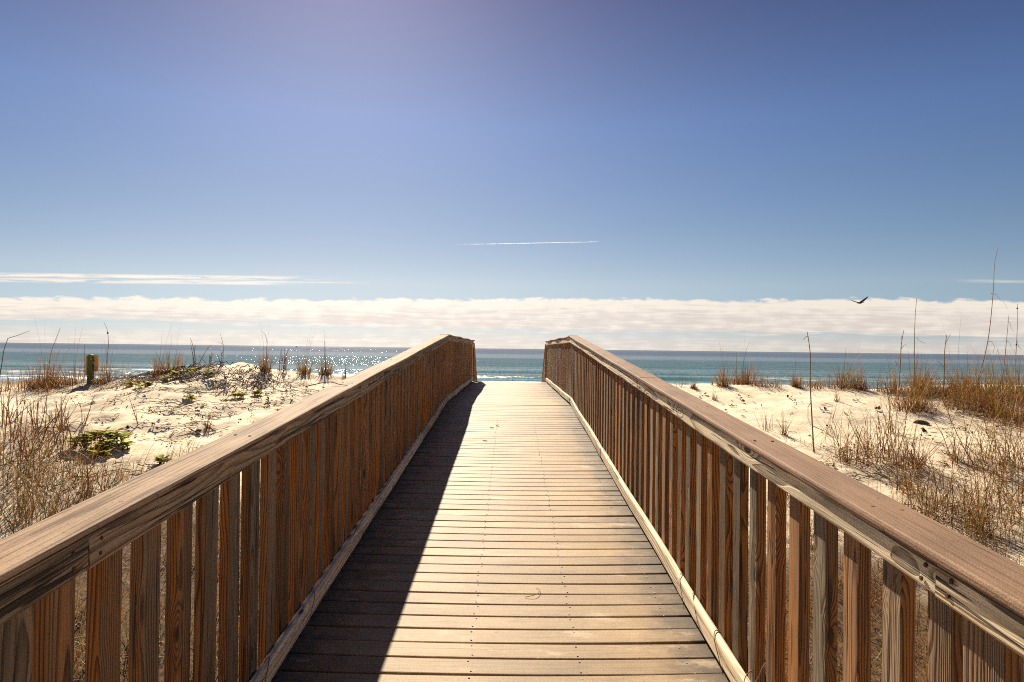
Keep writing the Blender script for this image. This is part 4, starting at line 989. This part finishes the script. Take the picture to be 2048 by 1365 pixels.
# ------------------------------------------------------------------ far boat and contrail
def boat():
    D = 2600.0; p = lift(593.5, 690.5, D); mb = MB(); x, y = p.x, D; L = 9.0
    sec = [(-.5, .9, 1.1), (-.2, 1.3, 1.0), (.2, 1.3, 1.15), (.42, .7, 1.5), (.5, .06, 1.8)]
    n0 = 0
    for (t, w, h) in sec:
        for (a, b) in ((-w, h), (-w * .7, -.3), (w * .7, -.3), (w, h)): mb.v.append((x + t * L, y + a, b)); mb.gc.append((0, 0, 0))
    for i in range(4):
        for j in range(3): mb.f.append((i * 4 + j, i * 4 + j + 1, i * 4 + 5 + j, i * 4 + 4 + j)); mb.tint.append(0); mb.col.append((.06, .06, .07))
        mb.f.append((i * 4, i * 4 + 4, i * 4 + 7, i * 4 + 3)); mb.tint.append(0); mb.col.append((.06, .06, .07))
    mb.f.append((0, 3, 2, 1)); mb.tint.append(0); mb.col.append((.06, .06, .07))
    root = empty('fishing_boat', (x, y, 0)); tag(root, 'tiny dark fishing boat on the horizon', 'boat')
    m = mat_bcol('boat_paint', .6, .1)
    o = mb.build('hull', m, root, False, (x, y, 0)); o.location = (0, 0, 0)
    c = MB(); c.board((x - 2.2, y, 2.2), (1, 0, 0), (0, 1, 0), (0, 0, 1), 3.2, 1.9, 2.2, ch=.15); c.col = [(.1, .1, .11)] * len(c.col)
    o = c.build('cabin', m, root, False, (x, y, 0)); o.location = (0, 0, 0)
boat()
def contrail():
    D = 42000.0; mb = MB(); n = 40
    pts = [lift(846 + (1196 - 846) * t, 490.5 - 6.5 * t ** 1.15, D) for t in [i / n for i in range(n + 1)]]
    mb.tube(pts, [(36 - 22 * (i / n)) * (1.0 + .15 * math.sin(i * 1.7)) for i in range(n + 1)], (1, 1, 1), n=8)
    for i in range(len(mb.gc)): mb.gc[i] = ((i // 8) / n, 0, 0)
    m = NT('contrail_ice'); x, y, z = m.sep(m.attr('gc'))
    vs = m.n('ShaderNodeVolumeScatter'); m.set(vs.inputs['Color'], (1, 1, 1)); m.set(vs.inputs['Anisotropy'], .55)
    gx_ = m.sep(m.n('ShaderNodeTexCoord').outputs['Generated'])[0]
    m.set(vs.inputs['Density'], m.map(gx_, .15, .95, .0, .022)); m.t.links.new(vs.outputs[0], m.out.inputs['Volume'])
    o = mb.build('contrail', m.m, None, True, tuple(pts[0])); tag(o, 'thin white aircraft contrail low in the blue sky', 'contrail')
contrail()

# ------------------------------------------------------------------ sky, sun, camera
EXPO = 0.88
def world():
    w = bpy.data.worlds.new('World'); bpy.context.scene.world = w; w.use_nodes = True
    m = NT.__new__(NT); m.t = w.node_tree; m.t.nodes.clear()
    out = m.n('ShaderNodeOutputWorld'); bg = m.n('ShaderNodeBackground')
    sky = m.n('ShaderNodeTexSky'); sky.sky_type = 'NISHITA'; sky.sun_disc = False; sky.sun_elevation = SUN_EL; sky.sun_rotation = SUN_AZ
    sky.altitude = 0; sky.air_density = 0.5; sky.dust_density = 0.3; sky.ozone_density = 6.0
    d = m.n('ShaderNodeTexCoord').outputs['Generated']; x, y, z = m.sep(d)
    # clear winter air: deep blue higher up, overhead raised and warmed to fill the shade, paler and warmer towards the sea
    tone = m.ramp(m.math('MULTIPLY', m.math('ARCSINE', z), 57.2958 / 90.0), [(0.0, (.72, .66, .60)), (2.5 / 90, (.95, .80, .62)), (5.3 / 90, (1.30, 1.0, .68)), (10 / 90, (1.15, .98, .75)), (18 / 90, (.99, .94, .90)), (28 / 90, (.66, .55, .61)), (50 / 90, (.95, .80, .72))])
    col = m.mix(1.0, sky.outputs[0], tone, 'MULTIPLY')
    az = m.math('MULTIPLY', m.math('ARCTAN2', x, y), 57.2958); el = m.math('MULTIPLY', m.math('ARCTAN2', z, m.math('MAXIMUM', y, 0.02)), 57.2958)
    front = m.map(m.math('ABSOLUTE', az), 100.0, 80.0)
    # cloud bank low over the sea: puffed tops of uneven height, layered body, holes on its underside
    nb = m.noise(m.comb(m.math('MULTIPLY', az, .085), m.math('MULTIPLY', el, .2), 8.0), 1.0, 2.0, .5)
    vo = m.n('ShaderNodeTexVoronoi', feature='SMOOTH_F1'); wv = m.noise(m.comb(m.math('MULTIPLY', az, .9), m.math('MULTIPLY', el, 2.4), 3.0), 1.0, 5.0, .65)
    m.set(vo.inputs['Vector'], m.comb(m.math('ADD', m.math('MULTIPLY', az, .80), m.math('MULTIPLY', wv, 1.3)), m.math('ADD', m.math('MULTIPLY', el, 1.5), wv), 2.0)); m.set(vo.inputs['Scale'], 1.0); m.set(vo.inputs['Smoothness'], .35)
    puff = m.math('SUBTRACT', 1.0, vo.outputs['Distance'])
    top = m.math('ADD', m.math('ADD', 3.38, m.math('MULTIPLY', az, 0.011)), m.math('ADD', m.math('MULTIPLY', puff, .42), m.math('ADD', m.math('MULTIPLY', nb, .50), m.math('MULTIPLY', wv, .85))))
    ntop = puff
    mtop = m.map(m.math('SUBTRACT', top, el), 0.0, .30)
    st1 = m.noise(m.comb(m.math('MULTIPLY', az, .10), m.math('MULTIPLY', el, 1.5), 1.0), 1.0, 5.0, .62, .6)
    st2 = m.noise(m.comb(m.math('MULTIPLY', az, .30), m.math('MULTIPLY', el, 4.6), 5.0), 1.0, 5.0, .65, .5)
    low = m.map(el, 0.7, 2.5)                       # thins out and breaks up towards its underside
    left = m.map(az, -6.0, -26.0, 0.05, .30)
    body = m.math('ADD', m.math('MULTIPLY', low, .62), m.math('MULTIPLY', st1, 1.05))
    body = m.math('SUBTRACT', m.math('ADD', body, m.math('MULTIPLY', st2, .48)), m.math('MULTIPLY', left, m.map(el, 3.2, 1.8)))
    body = m.map(body, .78, 1.18)
    veil = m.math('MULTIPLY', m.map(el, 2.1, .3), .74)
    den = m.math('MULTIPLY', mtop, m.math('MAXIMUM', body, veil))
    # thin streak above the bank at the left, a wisp at the far right
    def streak(e0, wd, a0, a1, seed, amt):
        n = m.noise(m.comb(m.math('MULTIPLY', az, .22), m.math('MULTIPLY', el, 2.6), seed), 1.0, 5.0, .65, .3)
        q = m.math('ABSOLUTE', m.math('SUBTRACT', el, e0)); b = m.map(q, wd, wd * .15)
        return m.math('MULTIPLY', m.math('MULTIPLY', b, m.map(az, a0, a1)), m.math('MULTIPLY', m.map(n, .36, .54), amt))
    s1 = streak(5.66, .26, -13.5, -22.0, 11.0, 1.0); s2 = streak(5.22, .22, -16.0, -22.0, 15.0, .9); s4 = streak(5.36, .10, -11.0, -17.0, 25.0, .8); s3 = streak(6.15, .20, 32.5, 36.0, 19.0, .5)
    den = m.math('MAXIMUM', den, m.math('MAXIMUM', m.math('MAXIMUM', s1, s4), m.math('MAXIMUM', s2, s3)))
    den = m.math('MULTIPLY', den, front)
    shade = m.map(m.math('ADD', m.math('ADD', m.math('MULTIPLY', st2, .9), m.math('MULTIPLY', m.math('SUBTRACT', ntop, .5), .35)), m.math('MULTIPLY', m.map(m.math('SUBTRACT', top, el), 1.8, .1), .30)), .30, .72)
    ccol = m.mix(shade, CLOUD_D, CLOUD_L)
    glow = m.map(m.math('ABSOLUTE', m.math('ADD', az, 14.0)), 40.0, 0.0, .86, 1.06)
    ccol = m.mix(1.0, ccol, glow, 'MULTIPLY')
    col = m.mix(m.math('MULTIPLY', den, .93), col, ccol)
    m.set(bg.inputs[0], col); m.set(bg.inputs[1], SKY_STR)
    m.t.links.new(bg.outputs[0], out.inputs[0])
SKY_STR = 0.0570
SKY_TINT = (1.0, 1.0, 1.0)
CLOUD_L, CLOUD_D = (10.4, 9.3, 8.1), (8.3, 7.3, 6.6)
world()
sun = bpy.data.lights.new('sun', 'SUN'); sun.energy = 5.0; sun.angle = R(0.53); sun.color = (1.0, 0.87, 0.68)
so = link(bpy.data.objects.new('sun', sun))
sd = Vector((math.sin(SUN_AZ) * math.cos(SUN_EL), math.cos(SUN_AZ) * math.cos(SUN_EL), math.sin(SUN_EL)))
so.rotation_euler = sd.to_track_quat('Z', 'Y').to_euler(); so.location = sd * 50
cam = bpy.data.cameras.new('camera'); cam.sensor_fit = 'HORIZONTAL'; cam.sensor_width = 36.0; cam.lens = 36.0 * F / 2048; cam.clip_start = 0.05; cam.clip_end = 200000
co = link(bpy.data.objects.new('camera', cam)); M = Matrix((CR, CU, -CF)).transposed().to_4x4(); M.translation = CAM; co.matrix_world = M
S = bpy.context.scene; S.camera = co
S.view_settings.view_transform = 'Standard'; S.view_settings.look = 'None'; S.view_settings.exposure = EXPO; S.view_settings.gamma = 1.0
S.render.engine = 'CYCLES'
S.cycles.filter_width = 1.05; S.cycles.use_denoising = False; S.cycles.max_bounces = 6; S.cycles.transparent_max_bounces = 12
